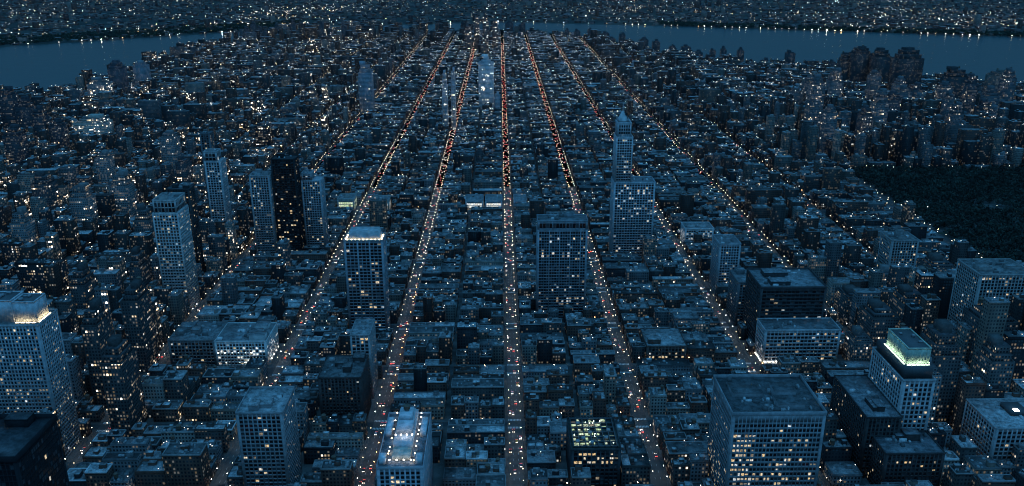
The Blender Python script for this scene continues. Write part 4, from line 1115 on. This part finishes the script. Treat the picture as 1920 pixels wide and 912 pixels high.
# ------------------------------------------------------------------ woods
def leaf_cloud(centres, radii, heights, per, size, tints, name, label, trunk=True):
    mb = MB()
    n = len(centres)
    c = np.repeat(np.asarray(centres, float), per, 0); r = np.repeat(np.asarray(radii, float), per); h = np.repeat(np.asarray(heights, float), per)
    d = rng.normal(size=(n * per, 3)); d /= np.linalg.norm(d, axis=1)[:, None]
    k = rng.random(n * per) ** .35
    lump = 1 + .25 * np.sin(d[:, 0] * 5 + c[:, 0]) * np.sin(d[:, 1] * 4 + c[:, 1])
    P = np.stack([c[:, 0] + d[:, 0] * r * k * lump, c[:, 1] + d[:, 1] * r * k * lump, h * .62 + d[:, 2] * h * .38 * k * lump], 1)
    t = rng.normal(size=(n * per, 3)); t /= np.linalg.norm(t, axis=1)[:, None]
    b = np.cross(t, d + rng.normal(scale=.5, size=d.shape)); b /= np.linalg.norm(b, axis=1)[:, None] + 1e-9
    s = rng.uniform(.6, 1.3, (n * per, 1)) * size
    V = np.stack([P - t * s - b * s * .7, P + t * s - b * s * .7, P + t * s + b * s * .7, P - t * s + b * s * .7], 1).reshape(-1, 3)
    T = np.repeat(np.asarray(tints, float), per, 0) * rng.uniform(.75, 1.25, (n * per, 1))
    mb.raw(V, np.arange(len(V)).reshape(-1, 4), 0, np.concatenate([T, np.zeros((n * per, 1))], 1))
    if trunk:
        C = np.asarray(centres, float); H = np.asarray(heights, float)
        mb.boxes(np.stack([C[:, 0] - .25, C[:, 1] - .25, 0 * H, C[:, 0] + .25, C[:, 1] + .25, H * .6], 1), 1, 1, uv=False, taper=.6)
    o = mb.obj(name, [M['leaf'], M['wood']])
    return tag(o, label, 'trees', kind='stuff')
tc, tr, th, tt = [], [], [], []
gx = np.arange(PARK[0] + 8, 1180, 10.5)
for x in gx:
    for y in np.arange(PARK[2] + 6, PARK[3] - 6, 10.5):
        X_, Y_ = x + rng.uniform(-4, 4), y + rng.uniform(-4, 4)
        if (X_ - 800) ** 2 / 30 ** 2 + (Y_ - 1300) ** 2 / 22 ** 2 < 1 or abs(Y_ - (1200 + .35 * (X_ - 700))) < 5: continue
        u, v = px(X_, Y_, 10)
        if u > 2150: continue
        tc.append((X_, Y_)); tr.append(rng.uniform(4.2, 7.5)); th.append(rng.uniform(9, 18)); g = rng.uniform(.5, 1.9)
        tt.append((.026 * g, .036 * g, .028 * g))
leaf_cloud(tc, tr, th, 70, 1.1, tt, 'park_woodland', 'dark dense park woodland filling the right side below the river towers')
tc, tr, th, tt = [], [], [], []
for _ in range(2600):
    x = rng.choice([rng.uniform(-2600, -1150), rng.uniform(900, 3000)]); y = far_y(x) + rng.uniform(60, 520) * (1 if x < 0 else .4)
    tc.append((x, y)); tr.append(rng.uniform(7, 13)); th.append(rng.uniform(10, 18)); g = rng.uniform(.6, 1.2); tt.append((.035 * g, .055 * g, .035 * g))
leaf_cloud(tc, tr, th, 26, 2.6, tt, 'far_bank_woodland', 'dark wooded slope along the far river banks', trunk=False)
sheet('lawn', [(PARK[0], PARK[2]), (1500, PARK[2]), (1500, PARK[3]), (PARK[0], PARK[3])], 0.02, noisy('dark_grass', (.03, .045, .025), .95, .02, .4))

# ------------------------------------------------------------------ street lamps
# the light a street lamp throws down
lamp_l = bpy.data.lights.new('lamp_light', 'SPOT'); lamp_l.energy = LAMP_W; lamp_l.spot_size = R(150); lamp_l.spot_blend = .7; lamp_l.shadow_soft_size = .2; lamp_l.color = (1, .96, .80)
trail_l = bpy.data.lights.new('light_trail_glow', 'SPOT'); trail_l.energy = LAMP_W * 1.8; trail_l.spot_size = R(150); trail_l.spot_blend = .7; trail_l.shadow_soft_size = .2; trail_l.color = (1, .45, .12)
def lamp_meshes():
    p = MB(); prism(p, ring(0, 0, 0, .14, 6), ring(0, 0, 8.4, .08, 6), 0); prism(p, ring(0, 0, 0, .26, 6), ring(0, 0, .9, .2, 6), 0)
    a = MB(); a.boxes([(-.06, -.06, 8.3, 1.7, .06, 8.46)], 0, 0, uv=False, bottom=True)
    g = MB(); prism(g, ring(1.7, 0, 8.05, .12, 8), ring(1.7, 0, 8.25, .26, 8), 0, cap=False); prism(g, ring(1.7, 0, 8.25, .26, 8), ring(1.7, 0, 8.5, .2, 8), 0)
    return p.mesh('pole', [M['metal']]), a.mesh('arm', [M['metal']]), g.mesh('lamp_globe', [M['lamp']]), g.mesh('lamp_globe', [M['trail_orange']])
LP, LA, LG, LGS = lamp_meshes()
def other_globe(mat):
    m_ = LG.copy(); m_.name = 'lamp_globe'; m_.materials[0] = M[mat]; return m_
LGV = [LG, LG, other_globe('lamp_cool'), other_globe('lamp_dim'), other_globe('lamp_dim')]
cand, SB = [], []
rl_ = random.Random(8)
for k, x in AVE.items():
    y0 = 430
    near = 15 if k not in ('L5', 'R5') else 40
    if k in ('L4', 'R4'): near = 30
    y = y0
    yend = min(shore_y(x) - 40, 4200)
    if k == 'R5': yend = 1560
    while y < yend:
        for s in (-1, 1):
            X_ = x + s * (HALF + .6)
            yy = y + (near / 2 if s > 0 else 0)
            if min(abs(yy - t) for t in ST) < 6 or rl_.random() < (.12 if yy < 1700 else .4): continue
            u, v = px(X_, yy, 8)
            if u < -150 or u > 2070 or v > 990: continue
            inview = -2 < u < 1922 and v < 914 and seen(X_, yy, 8.3) and HALF * 2 * CAM_H / max(1, abs(X_)) > 7
            cand.append((k, s, X_, yy, inview))
        y += near * rl_.uniform(.9, 1.1)
vis = sorted([c for c in cand if c[4]], key=lambda c: c[3])[:300]
vs_ = set(vis)
AN = {k: ANAME[v] for k, v in AVE.items()}
first = None
for (k, s, X_, yy, _) in vis:
    trail = (k == 'L1' and s > 0 and yy < 1000)  # lamps made orange here to imitate a car light trail along the avenue
    seg = 'before first wide crossing' if yy < 762 else 'past first wide crossing'
    if trail: lab = 'orange street lamp on right kerb of first left avenue, %s' % seg
    else: lab = 'white street lamp on %s kerb of %s, %s' % ('left' if s < 0 else 'right', AN[k], seg)
    r = thing('street_lamp', (X_, yy, .15), lab, 'street lamp', lab.replace('street lamp', 'street lamps'))
    r.rotation_euler = (0, 0, math.pi if s > 0 else 0)
    child(LP, 'pole', r); child(LA, 'arm', r); g_ = child(LGS if trail else rl_.choice(LGV), 'lamp_globe', r); lo = child(trail_l if trail else lamp_l, 'lamp_light', r, (1.7, 0, 7.95))
mb = MB(); gb, fgb, pb_, lpos = [], [], [], []
for c in cand:
    if c in vs_: continue
    k, s, X_, yy, _ = c
    gx_ = X_ - s * 1.6
    (gb if yy < 1900 else fgb).append((gx_ - .24, yy - .24, 8.15, gx_ + .24, yy + .24, 8.6))
    pb_.append((X_ - .12, yy - .12, .15, X_ + .12, yy + .12, 8.3))
    if yy < 1750: lpos.append((gx_, yy, 8.1))
mb.boxes(gb, 0, 0, uv=False, bottom=True)
mb.boxes(fgb, 1, 1, (1, .76, .48, 9), uv=False, bottom=True)
mb.boxes(pb_, 2, 2, uv=False)
fo = mb.obj('far_street_lamps', [M['lamp'], M['lamp_far'], M['metal']])
far_l = lamp_l.copy(); far_l.name = 'lamp_light'; far_l.energy = LAMP_W * 3
for p_ in lpos[::3]: child(far_l, 'lamp_light', fo, p_)
tag(fo, 'rows of tiny street lamps receding up the avenues', 'lamps', kind='stuff')

# lamps in the side streets, alleys and on far roofs read as scattered points
sl, slt = [], []
for j, y in enumerate(ST):
    for i in range(len(AX) - 1):
        for x in np.arange(AX[i] + 14, AX[i + 1] - 10, 26):
            if y > shore_y(x) - 40: continue
            if PARK[0] < x < PARK[1] and PARK[2] < y < PARK[3]: continue
            u, v = px(x, y, 8)
            if u < -150 or u > 2070 or v > 960: continue
            if rl_.random() < .25: continue
            xx, yy = x + rl_.uniform(-3, 3), y + rl_.choice([-1, 1]) * (st_half(y) - 1)
            sl.append((xx - .22, yy - .22, 8, xx + .22, yy + .22, 8.4)); slt.append((1, .82, .6, 24) if rl_.random() < .7 else (1, .55, .22, 20))
mb = MB(); mb.boxes(sl, 0, 0, np.array(slt), uv=False, bottom=True)
mb.boxes([((b[0] + b[3]) / 2 - .1, (b[1] + b[4]) / 2 - .1, .15, (b[0] + b[3]) / 2 + .1, (b[1] + b[4]) / 2 + .1, b[2]) for b in sl], 1, 1, uv=False)
tag(mb.obj('side_street_lamps', [M['lamp_far'], M['metal']]), 'tiny lamps scattered through the side streets', 'lamps', kind='stuff')
# park lamps
pl_, plt_ = [], []
for _ in range(26):
    x, y = rl_.uniform(655, 1050), rl_.uniform(1525, 1550) if rl_.random() < .6 else rl_.uniform(1020, 1540)
    pl_.append((x - .2, y - .2, 14, x + .2, y + .2, 14.4)); plt_.append((1, .85, .65, rl_.choice([6, 16])))
for y in np.arange(1030, 1540, 24):
    pl_.append((646 - .2, y - .2, 9, 646 + .2, y + .2, 9.4)); plt_.append((1, .88, .7, 9))
mb = MB(); mb.boxes(pl_, 0, 0, np.array(plt_), uv=False, bottom=True)
mb.boxes([((b[0] + b[3]) / 2 - .08, (b[1] + b[4]) / 2 - .08, 0, (b[0] + b[3]) / 2 + .08, (b[1] + b[4]) / 2 + .08, b[2]) for b in pl_], 1, 1, uv=False)
tag(mb.obj('park_lamps', [M['lamp_far'], M['metal']]), 'few small lamps along the edges of the dark park', 'lamps', kind='stuff')

# ------------------------------------------------------------------ traffic
def car_meshes(colour):
    b = MB()
    prof = [(-2.2, .35), (-2.25, .8), (-1.3, .95), (1.0, .98), (2.15, .85), (2.25, .4)]
    L_ = [(-.88, y, z) for y, z in prof]; R_ = [(.88, y, z) for y, z in prof]
    V = L_ + R_; n = len(prof)
    F = [[i, i + n, i + 1 + n, i + 1] for i in range(n - 1)] + [[0, 1, 2, 5], [2, 3, 4, 5], [n, n + 5, n + 2, n + 1], [n + 2, n + 5, n + 4, n + 3], [0, 5, n + 5, n]]
    b.raw(V, F, 0)
    for sx in (-.86, .68):
        for sy in (-1.4, 1.35):
            b.boxes([(sx, sy - .33, 0, sx + .2, sy + .33, .66)], 1, 1, uv=False)
    c = MB(); c.boxes([(-.8, -1.7, .9, .8, .9, 1.48)], 0, 1, uv=False, taper=.78)
    return b.mesh('body', [M['car_' + colour], M['glass']]), c.mesh('cabin', [M['glass'], M['car_' + colour]])
CM = {k: car_meshes(k) for k in CARC}
hl = MB(); hl.boxes([(-.26, -.16, -.14, .26, .16, .16)], 0, 0, uv=False, bottom=True, taper=.8); HL = hl.mesh('headlight', [M['head']]); TL = hl.mesh('tail_light', [M['tail']])
rc = random.Random(17)
cars = []
for k, dens_ in (('C', 13), ('L1', 13), ('R1', 15), ('L2', 16), ('L3', 18), ('R2', 18), ('R3', 24), ('L4', 36), ('R4', 36), ('L5', 50)):
    x = AVE[k]
    for lane in (-4.2, -1.4, 1.4, 4.2):
        y = 430 + rc.uniform(0, 20)
        yend = min(shore_y(x) - 40, 3900)
        while y < yend:
            # one-way mixes: toward us shows white, away shows red
            away = rc.random() < (.22 if y < 1100 else .4)
            if y > 1700: away = rc.random() < .6
            cars.append((k, x + lane + rc.uniform(-.3, .3), y, away, lane))
            y += dens_ * rc.uniform(.3, 1.9) * (4.4 if y < 1000 else (3.6 if y < 1500 else 2.2 + (y - 1500) / 1500))
def carview(c):
    k, X_, y, away, lane = c
    u, v = px(X_, y, 1)
    if not (0 < u < 1920 and v < 911): return False
    edge = AVE[k] + (HALF + WALK) * (-1 if AVE[k] > 12 else 1)
    if abs(X_ - edge) * CAM_H / max(1, abs(X_)) < 17: return False
    return seen(X_, y, 1)
vis = sorted([c for c in cars if c[2] < 1500 and carview(c)], key=lambda c: c[2])[:300]
vs_ = set(vis)
for c in vis:
    k, X_, y, away, lane = c
    seg = 'before first wide crossing' if y < 762 else 'past first wide crossing'
    lab = '%s on %s, %s' % ('car driving away, red tail lights' if away else 'oncoming car, white headlights', AN[k], seg)
    colr = rc.choices(list(CARC), [5, 3, 4, 3, 2])[0]
    r = thing('car', (X_, y, .012), lab, 'car', lab.replace('car', 'cars', 1))
    r.rotation_euler = (0, 0, 0 if away else math.pi)
    child(CM[colr][0], 'body', r); child(CM[colr][1], 'cabin', r)
    for s in (-.62, .62):
        child(HL, 'headlight', r, (s, 2.16, .72)); child(TL, 'tail_light', r, (s, -2.2, .78))
mb = MB(); fbx, fhd, ftl = [], [], []
for c in cars:
    if c in vs_: continue
    k, X_, y, away, lane = c
    sg = -1 if away else 1
    fbx += [(X_ - .88, y - 2.2, .3, X_ + .88, y + 2.2, .95), (X_ - .7, y - 1.2, .95, X_ + .7, y + 1.3, 1.45)]
    for s in (-.62, .62):
        fhd.append((X_ + s - .26, y - 2.16 * sg - .16, .6, X_ + s + .26, y - 2.16 * sg + .16, .88))
        ftl.append((X_ + s - .26, y + 2.2 * sg - .16, .64, X_ + s + .26, y + 2.2 * sg + .16, .92))
mb.boxes(fbx, 0, 0, uv=False); mb.boxes(fhd, 1, 1, uv=False); mb.boxes(ftl, 2, 2, uv=False)
tag(mb.obj('far_traffic', [M['car_grey'], M['head'], M['tail']]), 'endless far traffic of white and red lights up the avenues', 'traffic', kind='stuff')

# ------------------------------------------------------------------ evening air
hz = bpy.data.meshes.new('haze')
bm = bmesh.new(); bmesh.ops.create_cube(bm, size=1.0); bm.to_mesh(hz); bm.free()
ho = bpy.data.objects.new('haze', hz); COL.objects.link(ho)
ho.location = (0, 8000, 204.5); ho.scale = (24000, 22000, 411)
hm = bpy.data.materials.new('evening_haze'); hm.use_nodes = True
nt = hm.node_tree; nt.nodes.clear()
o_ = nt.nodes.new('ShaderNodeOutputMaterial'); pv_ = nt.nodes.new('ShaderNodeVolumePrincipled')
pv_.inputs['Color'].default_value = (.8, .88, 1, 1); pv_.inputs['Density'].default_value = HAZE; pv_.inputs['Anisotropy'].default_value = 0.2
nt.links.new(pv_.outputs[0], o_.inputs['Volume'])
hz.materials.append(hm)
tag(ho, kind='stuff')
